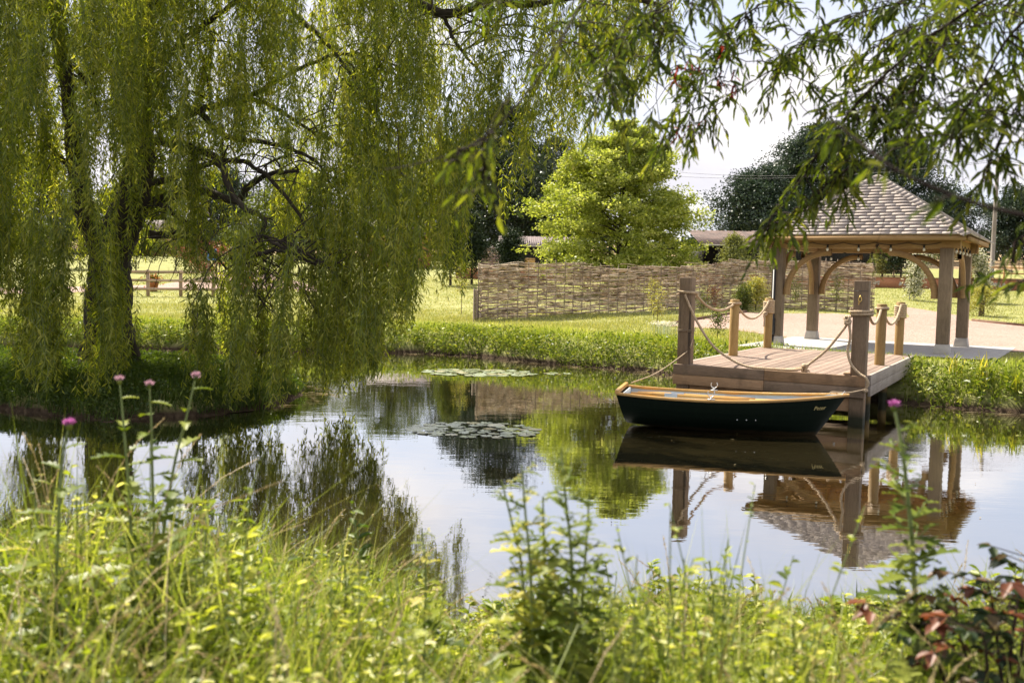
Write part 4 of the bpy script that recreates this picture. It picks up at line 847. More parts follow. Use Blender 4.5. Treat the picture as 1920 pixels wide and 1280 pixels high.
# ------------------------------------------------------------------ trees behind
def tree(name, label, base, H, prof, nb, leaf, nl, lw, mat, bark='bark', tilt=.15, jit=.18, group=None, trunk_r=.2, lowest=.06, cat='tree', sgk=2.4, flat=.5, cl=60):
    o = thing(name, label, cat, base, 0, group); tk = MB(); tk.tube(spline([(0, 0, -.3), (0, 0, H*.3), (.02*H, 0, H*.65), (0, .01*H, H*.97)], 14), np.linspace(trunk_r, trunk_r*.1, 14), 8)
    lf = MB(); per = nl//nb; hs = np.sort(rng.beta(1.1, 1.35, nb))*(1-lowest)+lowest; gold = 2.39996; a = rng.random()*7; prof = np.array(prof, float)
    for i, h in enumerate(hs):
        a += gold+rng.normal(scale=.3); rad = np.interp(h, prof[:, 0], prof[:, 1])*rng.uniform(.72, 1.12); z0 = H*h*.93; rise = tilt*rad*rng.uniform(.3, 1.4)
        t = np.linspace(0, 1, 6); C = np.column_stack([cos(a)*rad*t, sin(a)*rad*t, z0+rise*np.sin(t*2.2)]); C[1:-1] += rng.normal(scale=.03*rad+.01, size=(4, 3))
        tk.tube(C, np.linspace(trunk_r*.3*(1-h*.7), .01, 6), 5, False)
        ncl = max(3, int(per/cl)); tc_ = np.sqrt(rng.uniform(.06, 1.0, ncl)); c = np.column_stack([np.interp(tc_, t, C[:, j]) for j in range(3)])+rng.normal(scale=[jit*rad*.55+.04]*2+[jit*rad*.25+.03], size=(ncl, 3))
        k = per//ncl+1; Q = np.repeat(c, k, 0); sg = leaf*sgk+jit*rad*.16; Q = Q+rdir(len(Q))*(rng.random((len(Q), 1))**.5)*np.array([sg, sg, sg*flat])*1.7*np.repeat(rng.uniform(.6, 1.25, ncl), k)[:, None]
        D = rdir(len(Q))*[1, 1, .6]; br = np.repeat(rng.random(ncl), k)*.45; leaves4(lf, Q, D, leaf*rng.uniform(.7, 1.3, len(Q)), lw*rng.uniform(.7, 1.3, len(Q)), np.clip(br+rng.random(len(Q))*.55, 0, 1), bend=.12)
    lf.build('crown', M[mat], o); tk.build('trunk', M[bark], o, smooth=True); return o
def on_ground(u, Y): x = atY(u, 500, Y)[0]; return (x, Y, float(plain_z(np.array([[x, Y]]))[0]))
DOME = [(0, .75), (.25, 1), (.55, .93), (.8, .68), (.95, .35), (1, .12)]
def sc(p, k): return [(a, b*k) for a, b in p]
b = on_ground(1160, 45); tree('bright_green_tree', 'bright lime green spreading tree behind the wattle fence', b, 8.7, [(0, 3.5), (.1, 4.0), (.28, 4.1), (.45, 3.8), (.6, 3.2), (.72, 2.5), (.83, 1.7), (.92, 1.0), (1, .2)], 115, .14, 88000, .085, 'bright', tilt=.2, jit=.15, trunk_r=.16, lowest=.04, flat=.5, sgk=1.5, cl=45)
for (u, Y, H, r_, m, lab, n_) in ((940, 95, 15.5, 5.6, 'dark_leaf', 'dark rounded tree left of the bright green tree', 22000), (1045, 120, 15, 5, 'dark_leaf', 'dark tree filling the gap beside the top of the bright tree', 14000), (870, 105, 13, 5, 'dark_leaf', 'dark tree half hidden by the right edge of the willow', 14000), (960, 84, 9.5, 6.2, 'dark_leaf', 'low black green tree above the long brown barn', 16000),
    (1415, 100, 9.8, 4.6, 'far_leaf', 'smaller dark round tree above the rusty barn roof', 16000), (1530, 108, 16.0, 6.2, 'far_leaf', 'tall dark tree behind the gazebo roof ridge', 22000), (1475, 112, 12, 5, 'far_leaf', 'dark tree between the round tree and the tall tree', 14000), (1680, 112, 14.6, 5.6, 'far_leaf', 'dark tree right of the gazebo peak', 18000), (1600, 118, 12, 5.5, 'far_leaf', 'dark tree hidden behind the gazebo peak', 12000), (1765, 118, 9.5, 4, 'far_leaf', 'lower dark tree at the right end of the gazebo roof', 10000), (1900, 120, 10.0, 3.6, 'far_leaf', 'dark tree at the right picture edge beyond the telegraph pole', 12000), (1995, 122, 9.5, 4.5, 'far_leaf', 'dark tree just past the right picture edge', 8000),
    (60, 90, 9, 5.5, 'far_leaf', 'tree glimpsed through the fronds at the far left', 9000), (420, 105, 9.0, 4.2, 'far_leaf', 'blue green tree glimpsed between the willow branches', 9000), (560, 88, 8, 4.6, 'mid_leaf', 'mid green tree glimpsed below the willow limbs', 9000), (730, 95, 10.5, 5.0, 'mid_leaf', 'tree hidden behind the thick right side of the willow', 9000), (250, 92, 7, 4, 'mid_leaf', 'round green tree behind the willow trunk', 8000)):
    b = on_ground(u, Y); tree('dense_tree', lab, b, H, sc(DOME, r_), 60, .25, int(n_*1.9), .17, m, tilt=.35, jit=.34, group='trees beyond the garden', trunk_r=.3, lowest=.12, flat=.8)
# hedgerow that closes the horizon
g = MB(); n = 46000; X = rng.uniform(-110, 170, n); Yh = rng.uniform(126, 132, n); top = 2.5+1.4*np.sin(X*.21)+.8*np.sin(X*.57+1)+.5*np.sin(X*1.9)
z = plain_z(np.column_stack([X, Yh]))+rng.random(n)**.7*top; leaves4(g, np.column_stack([X, Yh, z]), rdir(n), rng.uniform(.4, .8, n), rng.uniform(.3, .5, n)); tag(g.build('far_hedgerow', M['far_leaf']), 'dark hedgerow along the horizon beyond the fields', 'hedge', kind='stuff')
CONE = [(0, .55), (.15, .95), (.4, 1), (.65, .8), (.85, .45), (1, .08)]
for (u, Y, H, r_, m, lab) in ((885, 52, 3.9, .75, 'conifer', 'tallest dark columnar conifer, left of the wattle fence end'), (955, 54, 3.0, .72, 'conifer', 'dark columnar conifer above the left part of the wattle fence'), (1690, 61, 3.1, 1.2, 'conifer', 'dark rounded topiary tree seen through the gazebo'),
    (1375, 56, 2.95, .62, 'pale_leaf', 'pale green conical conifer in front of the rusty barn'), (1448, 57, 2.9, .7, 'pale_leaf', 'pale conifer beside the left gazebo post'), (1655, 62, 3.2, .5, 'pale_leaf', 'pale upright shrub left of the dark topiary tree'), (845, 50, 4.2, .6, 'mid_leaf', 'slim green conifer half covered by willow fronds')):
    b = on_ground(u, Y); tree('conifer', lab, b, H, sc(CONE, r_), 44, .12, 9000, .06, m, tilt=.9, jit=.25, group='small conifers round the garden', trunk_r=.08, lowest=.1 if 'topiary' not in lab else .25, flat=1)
for (u, v, H, r_, m, lab, cat) in ((1417, 583, 1.25, .34, 'yellow_leaf', 'yellow leaved shrub in front of the wattle fence', 'shrub'), (1392, 584, .95, .24, 'mid_leaf', 'green shrub next to the yellow shrub by the wattle fence', 'shrub'), (1838, 592, 1.0, .55, 'yellow_leaf', 'pale yellow shrub by a short stump on the right lawn', 'shrub')):
    b = gat(u, v); tree('shrub', lab, b, H, sc(DOME, r_), 26, .075, 2600, .035, m, tilt=.8, jit=.3, trunk_r=.02, cat=cat, flat=1)
for i, (u, v, H, r_, m, lab) in enumerate(((865, 590, 1.75, .34, 'yellow_leaf', 'thin sapling with yellow leaves left of the wattle fence'), (1232, 610, .95, .22, 'yellow_leaf', 'bare young sapling left of the jetty, nearest the pond'), (1318, 596, .85, .2, 'mid_leaf', 'bare sapling right of the left square post'), (1336, 592, 1.0, .25, 'rust_leaf', 'brownish sapling nearest the left round post'), (1490, 584, 1.3, .2, 'mid_leaf', 'slim sapling against the wattle fence between two gazebo posts'), (1568, 585, 1.4, .2, 'mid_leaf', 'slim sapling near the right end of the wattle fence'), (1225, 596, 1.3, .18, 'yellow_leaf', 'pale thin sapling against the middle of the wattle fence'), (1345, 640, .7, .14, 'mid_leaf', 'tiny sapling in the grass behind the left jetty rail'))):
    b = gat(u, v); tree('sapling', lab, b, H, [(0, .1), (.35, .6*r_), (.7, r_), (1, .4*r_)], 22, .05, 420, .03, m, bark='twig', tilt=1.4, jit=.3, group='young saplings on the lawn', trunk_r=.014, lowest=.3, flat=1)

# ------------------------------------------------------------------ buildings, walls and fences behind
def barn(name, label, u0, u1, Y, wall_h, roof_h, depth, wmat, rmat, extra=None):
    a, b = on_ground(u0, Y), on_ground(u1, Y); L = b[0]-a[0]; o = thing(name, label, 'barn', a)
    MB().box((L/2, depth, wall_h/2), (L, .12, wall_h)).build('back_wall', M['dark_wood'], o); w_ = MB()
    for x in np.arange(0, L+.01, .17): w_.box((x, 0, wall_h/2), (.155, .05+.02*random.random(), wall_h))
    if wmat: w_.build('front_wall', M[wmat], o)
    for x in (0, L): MB().box((x, depth/2, wall_h/2), (.12, depth, wall_h)).build('end_wall', M[wmat or 'dark_wood'], o)
    r = MB(); k = int(L/.15)
    for i in range(k+3):
        x = -.2+i*.15; r.beam((x, -.45, wall_h-.05+.018*(i % 2)), (x, depth+.3, wall_h+roof_h+.018*(i % 2)), .152, .03)
    r.build('roof', M[rmat], o); MB().box((L/2, -.44, wall_h-.09), (L+.3, .03, .09)).build('gutter', M['stone'], o); return o, L
o, L = barn('low_barn', 'long low dark barn with a purple brown roof behind the wattle fence', 940, 1085, 66, 2.05, .75, 4, 'dark_wood', 'slate_roof')
a, b2 = on_ground(903, 60), on_ground(943, 60); sl = thing('slatted_screen', 'faded pink brown slatted timber screen between two dark conifers', 'screen', a); W_ = b2[0]-a[0]
for z in np.arange(.08, 2.0, .16): MB().box((W_/2, random.uniform(-.01, .01), z), (W_, .03, .13)).build('slat', M['pink_wood'], sl)
for x in (0, W_/2, W_): MB().box((x, .06, 1.0), (.09, .09, 2.05)).build('post', M['pink_wood'], sl)
a, b2 = on_ground(984, 56), on_ground(1003, 56); gt = MB()
for z in np.arange(.55, 1.35, .13): gt.box(((a[0]+b2[0])/2, 56, a[2]+z), (b2[0]-a[0], .04, .11))
tag(gt.build('timber_hatch', M['orange_rail']), 'small orange timber panel standing above the left wattle fence', 'panel')
o, L = barn('open_barn', 'open fronted black barn with a rusty sheet roof', 1316, 1440, 78, 2.2, 1.35, 5, None, 'rust_roof')
for x in np.linspace(0, L, 5): MB().box((x, 0, 1.1), (.16, .16, 2.2)).build('post', M['dark_wood'], o)
MB().box((L*.72, .3, .95), (2.6, .05, .12)).build('rail', M['rail_wood'], o)
o, L = barn('black_barn', 'long black weatherboarded barn behind the gazebo', 1440, 1690, 82, 3.0, .6, 5, 'dark_wood', 'slate_roof')
for x in np.linspace(.5, L-.5, 7): MB().box((x, -.06, 1.2), (.1, .08, 2.4)).build('batten', M['dark_wood'], o)
def rails(name, label, P, h, nr, gap, mat, group=None, pw=.11):
    P = np.array(P); c = P[0]; o = thing(name, label, 'fence', (c[0], c[1], c[2]), 0, group); seg = np.r_[0, np.cumsum(np.linalg.norm(np.diff(P, axis=0), axis=1))]; n = max(2, int(seg[-1]/gap)+1); s = np.linspace(0, seg[-1], n); Q = np.stack([np.interp(s, seg, P[:, i]) for i in range(3)], 1)-c
    for q_ in Q: MB().box(q_+[0, 0, h/2-.1], (pw, pw, h+.2)).build('post', M[mat], o)
    for k in range(nr):
        z = h*(.28+.64*k/(nr-1)); m = MB()
        for i in range(n-1): m.beam(Q[i]+[0, -.07, z], Q[i+1]+[0, -.07, z], .04, .10)
        m.build('rail', M[mat], o)
    return o
rails('post_and_rail_fence', 'grey three rail fence in front of the black barn', [on_ground(1440, 69), on_ground(1735, 69)], 1.15, 3, 2.0, 'rail_wood', 'post and rail fences')
rails('post_and_rail_fence', 'new orange three rail fence at the right edge below the stubble field', [on_ground(1822, 68), on_ground(2010, 66)], 1.25, 3, 1.9, 'orange_rail', 'post and rail fences')
rails('post_and_rail_fence', 'reddish brown fence seen under the willow branches', [on_ground(215, 37.5), on_ground(520, 38.5)], 1.05, 3, 1.15, 'rail_wood', 'post and rail fences')
bk = MB(); a, b2 = on_ground(855, 58), on_ground(1990, 58); Lb = b2[0]-a[0]; bw = thing('brick_wall', 'low red brick retaining wall with pale flint panels along the back of the lawn', 'wall', a)
MB().box((Lb/2, 0, .28), (Lb, .3, .70)).build('brickwork', M['brick'], bw); MB().box((Lb/2, 0, .655), (Lb+.05, .36, .05)).build('coping', M['soil'], bw)
for (u0, u1) in ((1634, 1648), (1686, 1730), (1785, 1802), (1855, 1900), (1945, 1975)):
    xa, xb = on_ground(u0, 58)[0]-a[0], on_ground(u1, 58)[0]-a[0]; f = MB()
    for k in range(int((xb-xa)*26)): f.lathe([(.001, .03), (.05, .015), (.065, 0)], (random.uniform(xa, xb), -.15, random.uniform(.2, .42)), 7, M=[[1, 0, 0], [0, 0, -1], [0, 1, 0]])
    f.build('flint_panel', M['stone'], bw)
def retain(Pp, name, label):
    m = MB()
    for i in range(len(Pp)-1): m.beam((*Pp[i], float(plain_z(np.array([Pp[i]]))[0])+.03), (*Pp[i+1], float(plain_z(np.array([Pp[i+1]]))[0])+.03), .05, .12)
    return tag(m.build(name, M['soil']), label, 'edging')
retain(GRAVEL[[0, 1, 2, 3]], 'timber_edging', 'low brown timber edging where the gravel meets the lawn left of the jetty'); retain(GRAVEL[[12, 13]], 'timber_edging', 'low brown edging of the right hand lawn behind the gazebo')
# rose arch
c = on_ground(1768, 46); ar = thing('rose_arch', 'garden arch covered in white climbing roses beyond the gazebo', 'arch', c); xl, xr = on_ground(1712, 46)[0]-c[0], on_ground(1838, 46)[0]-c[0]; mt = MB(); A = []
for yy in (-.25, .25):
    th = np.linspace(pi, 0, 20); rx = (xr-xl)/2; arc = np.column_stack([(xl+xr)/2+rx*np.cos(th), np.full(20, yy), 1.35+1.25*np.sin(th)]); P = np.vstack([[xl, yy, 0], arc, [xr, yy, 0]]); mt.tube(P, .018, 6); A.append(P)
mt.build('hoop', M['black'], ar); sl_ = np.r_[0, np.cumsum(np.linalg.norm(np.diff(A[0], axis=0), axis=1))]; ss_ = np.linspace(0, sl_[-1], 400); seg = np.stack([np.interp(ss_, sl_, A[0][:, i]) for i in range(3)], 1); g, fl = MB(), MB()
for P, n_, s_ in ((seg[20:372], 9000, .19),):
    Q = P[rng.integers(0, len(P), n_)]+rng.normal(scale=[s_, .24, s_], size=(n_, 3)); leaves4(g, Q, rdir(n_), .085, .05)
    k = Q[(rng.random(n_) < .34)]; k = np.repeat(k, 3, 0)+rng.normal(scale=.02, size=(len(k)*3, 3)); k[:, 1] -= .06; leaves4(fl, k, rdir(len(k)), .075, .065)
g.build('climbing_leaves', M['mid_leaf'], ar); fl.build('rose_blossom', M['rose'], ar)
b = gat(1840, 592); MB().lathe([(.11, -.1), (.10, .3), (.12, .55), (.09, .6), (.001, .6)], b, 10).build('tree_stump', M['twig']); tag(SC.objects['tree_stump'], 'short pale stump beside the yellow shrub on the right lawn', 'stump')
c = on_ground(1860, 72); po = thing('telegraph_pole', 'tall weathered telegraph pole at the right beyond the fence', 'pole', c); MB().tube([(0, 0, -.2), (0, 0, 4), (.02, 0, 9.4)], [.17, .15, .12], 10).build('shaft', M['pole'], po, smooth=True); MB().box((0, -.12, 8.8), (1.3, .1, .1)).build('crossarm', M['pole'], po)
for x in (-.5, .5): MB().lathe([(.04, 0), (.05, .08), (.02, .14), (.001, .14)], (x, -.12, 8.85), 8).build('insulator', M['white'], po)
pl = MB(); e = np.array(c)
for x in (-.5, .5): pl.tube(sag(e+[x, -.12, 8.98], atY(1150, 330, 110)+[x, 0, x*.5+1.0], 1.2, 30), .016, 4); pl.tube(sag(e+[x, -.12, 8.98], e+[30+x, 10, 9], .8, 16), .016, 4)
tag(pl.build('power_line', M['cable']), 'pair of thin overhead wires running left from the telegraph pole', 'wires')
# small things glimpsed under the willow
def pot(u, v, lab):
    b = gat(u, v); o = thing('flower_pot', lab, 'flower pot', b, 0, 'orange flower pots'); MB().lathe([(.001, 0), (.14, 0), (.2, .32), (.22, .32), (.22, .37), (.18, .37), (.17, .3), (.001, .3)], (0, 0, 0), 14).build('pot', M['terracotta'], o, smooth=True)
    g, f = MB(), MB(); n = 500; Q = rng.normal(scale=[.13, .13, .09], size=(n, 3))+[0, 0, .5]; leaves4(g, Q, rdir(n), .1, .05); g.build('foliage', M['mid_leaf'], o); Q = rng.normal(scale=[.14, .14, .08], size=(220, 3))+[0, -.05, .52]; leaves4(f, Q, rdir(220), .08, .07); f.build('blossom', M['cloth_or'], o)
pot(288, 546, 'terracotta pot of orange flowers just right of the willow trunk'); pot(462, 546, 'terracotta pot of orange flowers behind the bare willow twigs')
b = on_ground(385, 52); tree('red_shrub', 'red leaved shrub seen past the willow trunk', b, 1.7, sc(DOME, 1.1), 26, .1, 3000, .06, 'acer', tilt=.8, jit=.3, trunk_r=.03, cat='shrub')
b = on_ground(397, 50); o = thing('blue_notice_board', 'small blue board on posts beside the red shrub', 'notice board', b)
MB().box((0, 0, 1.35), (.5, .05, .6)).build('board', M['blue'], o, bevel=.01); MB().box((0, -.03, 1.3), (.3, .012, .3)).build('panel', M['dark_wood'], o)
for x in (-.2, .2): MB().box((x, .05, .7), (.06, .06, 1.4)).build('post', M['rail_wood'], o)
for (u, Y, H, r_, m, lab) in ((60, 56, 2.6, 2.0, 'mid_leaf', 'rounded green shrub at the far left edge beyond the path'), (255, 58, 2.3, 1.5, 'mid_leaf', 'green shrub just right of the willow trunk beyond the fence'), (330, 60, 2.7, 1.7, 'pale_leaf', 'pale green shrub beyond the reddish fence, left of the red shrub'), (455, 57, 2.4, 1.6, 'mid_leaf', 'green shrub right of the blue notice board'), (530, 60, 2.9, 1.8, 'dark_leaf', 'dark green shrub behind the bare willow twigs'), (620, 58, 2.4, 1.7, 'mid_leaf', 'green shrub seen through the thick middle of the willow'), (150, 60, 2.8, 1.8, 'dark_leaf', 'dark green shrub left of the willow trunk beyond the path')):
    tree('garden_shrub', lab, on_ground(u, Y), H, sc(DOME, r_), 36, .12, 7000, .07, m, tilt=.7, jit=.3, group='shrubs beyond the garden path', trunk_r=.05, cat='shrub', flat=.9)
def cottage(u0, u1, Y, h, lab):
    a, b2 = on_ground(u0, Y), on_ground(u1, Y); L = b2[0]-a[0]; o = thing('brick_outbuilding', lab, 'building', a)
    MB().box((L/2, 2, h/2), (L, 4, h)).build('wall', M['brick'], o); r = MB(); r.beam((L/2, -.3, h+.01), (L/2, 2, h+1.3), L+.5, .08); r.beam((L/2, 4.3, h+.01), (L/2, 2, h+1.3), L+.5, .08); r.build('roof', M['slate_roof'], o)
    for x in (L*.28, L*.72):
        f = MB().box((x, -.02, h*.55), (.9, .06, 1.0)).build('window', M['white'], o); MB().box((x, -.055, h*.55), (.76, .02, .86)).build('pane', M['black'], f)
cottage(690, 800, 72, 2.4, 'red brick outbuilding glimpsed through the right side of the willow'); cottage(150, 300, 84, 1.9, 'red brick outbuilding glimpsed behind the willow trunk')
# ------------------------------------------------------------------ foreground bank
TOPV = np.array([(-300, 890), (0, 905), (90, 860), (170, 890), (300, 920), (400, 945), (500, 970), (600, 985), (700, 980), (780, 1040), (850, 1160), (920, 1130), (1000, 1085), (1180, 1090), (1250, 1055), (1330, 1045), (1420, 1085), (1500, 1090), (1600, 1105), (1700, 1105), (1800, 1080), (1920, 1080), (2200, 1080)], float)
def fore_points(n, y0, y1, lo=.45, hi=1.0, pw=.7):
    Y = y0+(y1-y0)*rng.random(n)**pw; u = rng.uniform(-160, 2080, n); P = np.array([atY(a, 900, b) for a, b in zip(u, Y)]); P[:, 2] = ground_z(P)
    v = np.interp(u, TOPV[:, 0], TOPV[:, 1]); v = v+np.clip((1.9-Y)*260, 0, 260); zt = np.array([atY(a, b, c)[2] for a, b, c in zip(u, v, Y)]); nz = .62+.45*(.5+.5*np.sin(P[:, 0]*3.7+1.3*np.sin(P[:, 1]*4.1)))*(.5+.5*np.sin(P[:, 1]*5.3+P[:, 0]*2)); H = (zt-P[:, 2])*rng.uniform(lo, hi, n)*np.clip(nz+.1, 0, 1.08)
    dd, w_ = water_d(P); k = (~w_) & (H > .06) & (H < 1.5); return P[k], H[k], u[k]
g = MB(); P, H, u = fore_points(24000, 1.6, 5.4, .3, 1.2, .6); blades(g, P, H, rng.uniform(.003, .009, len(P)), rng.uniform(.1, .9, len(P)), np.clip(rng.normal(.45, .25, len(P)), 0, 1))
tag(g.build('foreground_grass', M['grass']), 'blurred tall grass of the near bank', 'grass', kind='stuff')
g, st = MB(), MB(); P, H, u = fore_points(210, 1.3, 5.1, .5, 1.1)
nk = rng.integers(4, 17, len(P)); H = np.repeat(H, nk)*rng.uniform(.55, 1.05, nk.sum()); tone = np.repeat(rng.uniform(.15, .75, len(P)), nk); bigs = np.repeat(rng.choice([.8, 1.1, 1.5, 2.0], len(P), p=[.25, .3, .3, .15]), nk); P = np.repeat(P, nk, 0); P[:, :2] += rng.normal(scale=.085, size=(len(P), 2)); P[:, 2] = np.maximum(ground_z(P), .01)
for i in range(len(P)):
    h = H[i]; a = rng.random()*7; ln_ = rng.uniform(0, .25)*h; n = 5; t = np.linspace(0, 1, n); C = P[i]+np.column_stack([ln_*cos(a)*t**2, ln_*sin(a)*t**2, h*t]); st.tube(C, np.linspace(.004, .0015, n), 4, False)
    k = int(rng.integers(16, 40)); tt = rng.uniform(.25, 1, k); Q = np.column_stack([np.interp(tt, t, C[:, j]) for j in range(3)]); az = np.arange(k)*2.4+a; el = rng.uniform(-.1, .7, k); big = min(bigs[i]*rng.uniform(.8, 1.2), .45*np.hypot(P[i, 0], P[i, 1]))
    D = np.column_stack([np.cos(az)*np.cos(el), np.sin(az)*np.cos(el), np.sin(el)]); up = np.tile([0, 0, 1.], (k, 1)); S = np.cross(D, up)+rng.normal(scale=.25, size=(k, 3))
    Lq = (.032+.034*(1-tt))*big*rng.uniform(.7, 1.2, k); leaves6(g, Q, D, Lq, Lq*rng.uniform(.32, .6), np.clip(rng.normal(tone[i], .2, k), 0, 1), S)
tag(g.build('foreground_weeds', M['sparkle_weed']), 'tangle of bright leafy weeds on the near bank', 'weeds', kind='stuff'); tag(st.build('weed_stems', M['stem']), 'thin green stems of the near bank weeds', 'weeds', kind='stuff')
g = MB(); P, H, u = fore_points(720, 1.5, 5.2, .75, 1.2)
for i in range(len(P)):
    if 860 < u[i] < 1250 and rng.random() < .4: continue
    h = H[i]*rng.uniform(.9, 1.25); a = rng.random()*7; b_ = rng.uniform(.1, .6)*h; t = np.linspace(0, 1, 9); C = P[i]+np.column_stack([b_*cos(a)*t**2.2, b_*sin(a)*t**2.2, h*(t-.18*t**4)]); r = rng.random(); g.tube(C, np.linspace(.0022, .0012, 9), 3, False, r)
    k = 34; tt = rng.uniform(.72, 1, k); Q = np.column_stack([np.interp(tt, t, C[:, j]) for j in range(3)]); leaves4(g, Q, rdir(k)*.6+unit(C[-1]-C[-3]), .012, .0035, r)
tag(g.build('dry_seed_grass', M['straw']), 'pale dry seeding grass stalks bending over the near bank', 'grass', kind='stuff')
g = MB(); P, H, u = fore_points(420, 3.2, 5.3, .7, 1.15); blades(g, P, H*1.12, rng.uniform(.008, .013, len(P)), rng.uniform(.05, .45, len(P)), rng.uniform(0, .5, len(P)))
tag(g.build('near_reeds', M['grass']), 'broad green reed blades standing at the near water edge', 'reeds', kind='stuff')

def lobed(mb, p, d, L, W, n=6, r=.5, up=(0, 0, 1), droop=.25, cut=.45):
    d = unit(np.array(d, float)); s = unit(np.cross(d, up)+1e-6); nrm = np.cross(s, d); mid, le, ri = [], [], []
    for i in range(2*n+1):
        t = i/(2*n); c = p+d*L*t-nrm*droop*L*t*t; w_ = W*.5*sin(pi*min(1, .12+t*.9))**.7*(1.0 if i % 2 else cut)*random.uniform(.8, 1.2); sh_ = d*(.09*L if i % 2 else 0)
        mid.append(c); le.append(c+s*w_+nrm*w_*.3+sh_); ri.append(c-s*w_+nrm*w_*.3+sh_)
    m = 2*n+1; F = [(i, m+i, m+i+1, i+1) for i in range(m-1)]+[(i, i+1, 2*m+i+1, 2*m+i) for i in range(m-1)]
    mb.add(np.array(mid+le+ri), F, r)
def thistle(label, pts, head, nleaf, L, petal='petal', lean=.0, base_r=.006, mat='thistle', hsize=1.0, t0=.03, cat='thistle', buds=0, name='thistle', W=.55, group=None):
    C = spline(pts, 30); base = C[-1].copy(); g0 = float(ground_z(base[None])[0]); C = np.vstack([C, [base[0], base[1], g0-.02]]); o = thing(name, label, cat, (base[0], base[1], g0), 0, group); ob = np.array([base[0], base[1], g0])
    st = MB(); st.tube(C-ob, np.linspace(base_r*.45, base_r, len(C)), 6); lv = MB(); seg = np.r_[0, np.cumsum(np.linalg.norm(np.diff(C, axis=0), axis=1))]; T = seg[-1]
    nleaf = int(nleaf*1.5)
    for k in range(nleaf):
        t = t0+(1-t0)*((k+rng.random())/nleaf)**.9*.92; p = np.array([np.interp(t*T, seg, C[:, j]) for j in range(3)]); az = k*2.4+rng.normal(scale=.3); el = rng.uniform(.0, .5)*(1.2-t)
        l = L*1.2*(.28+.95*min(1, t*1.6))*rng.uniform(.75, 1.2); lobed(lv, p-ob, (cos(az)*cos(el), sin(az)*cos(el), sin(el)), l, l*W, 5, random.random())
        if buds and k < nleaf*.5:                                   # short leafy side shoots
            q_ = p+np.array([cos(az), sin(az), .75])*l*.55; st.tube(np.array([p, (p+q_)/2+[0, 0, -.01], q_])-ob, .002, 4)
            for j in range(buds): a2 = rng.random()*7; lobed(lv, q_-ob-np.array([cos(az), sin(az), .75])*l*.12*j, (cos(a2), sin(a2), .3), l*.42, l*.2, 4, random.random())
    st.build('stem', M['stem'], o, smooth=True); lv.build('foliage', M[mat], o)
    if head:
        p = C[0]-ob; s_ = hsize; h = MB(); h.lathe([(.001, -.022*s_), (.010*s_, -.019*s_), (.0145*s_, -.006*s_), (.010*s_, .006*s_), (.007*s_, .01*s_)], p, 10); hd = h.build('flower_head', M['thistle'], o, smooth=True)
        t = MB(); n = 110; D = rdir(n)*[1, 1, .5]+[0, 0, .75]; leaves4(t, np.tile(p+[0, 0, .003], (n, 1))+rng.normal(scale=.003, size=(n, 3)), D, .030*s_, .005*s_); t.build('petals', M[petal], hd)
    return o
def pxY(L, Y): return np.array([atY(a, b, Y+(c if c else 0)) for a, b, c in [(*q_, 0) if len(q_) == 2 else q_ for q_ in L]])
thistle('vivid magenta thistle flower at the far left of the near bank', pxY([(130, 797), (118, 850), (112, 930), (105, 1100)], 3.0), True, 15, .15, hsize=.75)
thistle('pale pink thistle, leftmost of the three tall stems in front of the willow trunk', pxY([(224, 714), (232, 800), (240, 900), (248, 1040)], 3.1), True, 19, .15, 'petal_pale', hsize=.56)
thistle('pale pink thistle, middle and smallest of the three tall stems by the willow trunk', pxY([(280, 722), (284, 800), (286, 900), (290, 1040)], 3.2), True, 18, .15, 'petal_pale', hsize=.48)
thistle('leaning pale pink thistle, rightmost of the three tall stems before the willow trunk', pxY([(367, 707), (350, 780), (325, 880), (300, 1040)], 3.15), True, 19, .15, 'petal_pale', hsize=.56)
thistle('tall dusky pink thistle with leafy side shoots in front of the jetty corner', pxY([(1676, 762), (1690, 830), (1702, 930), (1714, 1080), (1720, 1280)], 2.7), True, 30, .155, 'petal', hsize=.62, base_r=.008, buds=3, t0=.05)
for i, (pts, n_, lab) in enumerate(((( (1052, 838), (1060, 930), (1072, 1060), (1070, 1280)), 34, 'tallest of the blurred leafy stems in the middle of the near bank'), (((978, 872), (985, 960), (995, 1080), (1000, 1280)), 30, 'blurred leafy stem just left of the tallest middle plant'), (((1105, 925), (1100, 1010), (1092, 1120), (1080, 1280)), 26, 'blurred leafy stem just right of the tallest middle plant'), (((940, 900), (960, 980), (980, 1080), (990, 1280)), 20, 'thin blurred leafy stem at the left edge of the middle plants'), (((1018, 930), (1020, 1020), (1030, 1280)), 24, 'short blurred leafy stem between the two tall middle plants'))):
    thistle(lab, pxY(pts, 2.55+.08*i), False, n_, .135, mat='weed' if i % 2 else 'thistle', buds=3, t0=.0, cat='weed plant', name='leafy_weed', W=.5, group='tall blurred weeds in the middle foreground')
for i, (u, v, lab) in enumerate(((1330, 1050, 'leafy weed standing right of the middle plants by the water'), (1255, 1080, 'small leafy weed between the middle plants and the right reeds'), (1480, 1120, 'low leafy weed below the reflection of the right square post'), (790, 990, 'leafy weed left of the open gap in the near bank'), (640, 1010, 'leafy weed in the dry grass at the lower left of centre'), (60, 880, 'leafy weed at the far left below the magenta thistle'), (420, 960, 'pale leafy weed right of the three pale thistles'))):
    thistle(lab, pxY([(u, v), (u+8, v+80), (u+6, v+190)], 3.3), False, 18, .12, mat='weed', buds=2, t0=0, cat='weed plant', name='leafy_weed', W=.5, group='lower leafy weeds of the near bank')
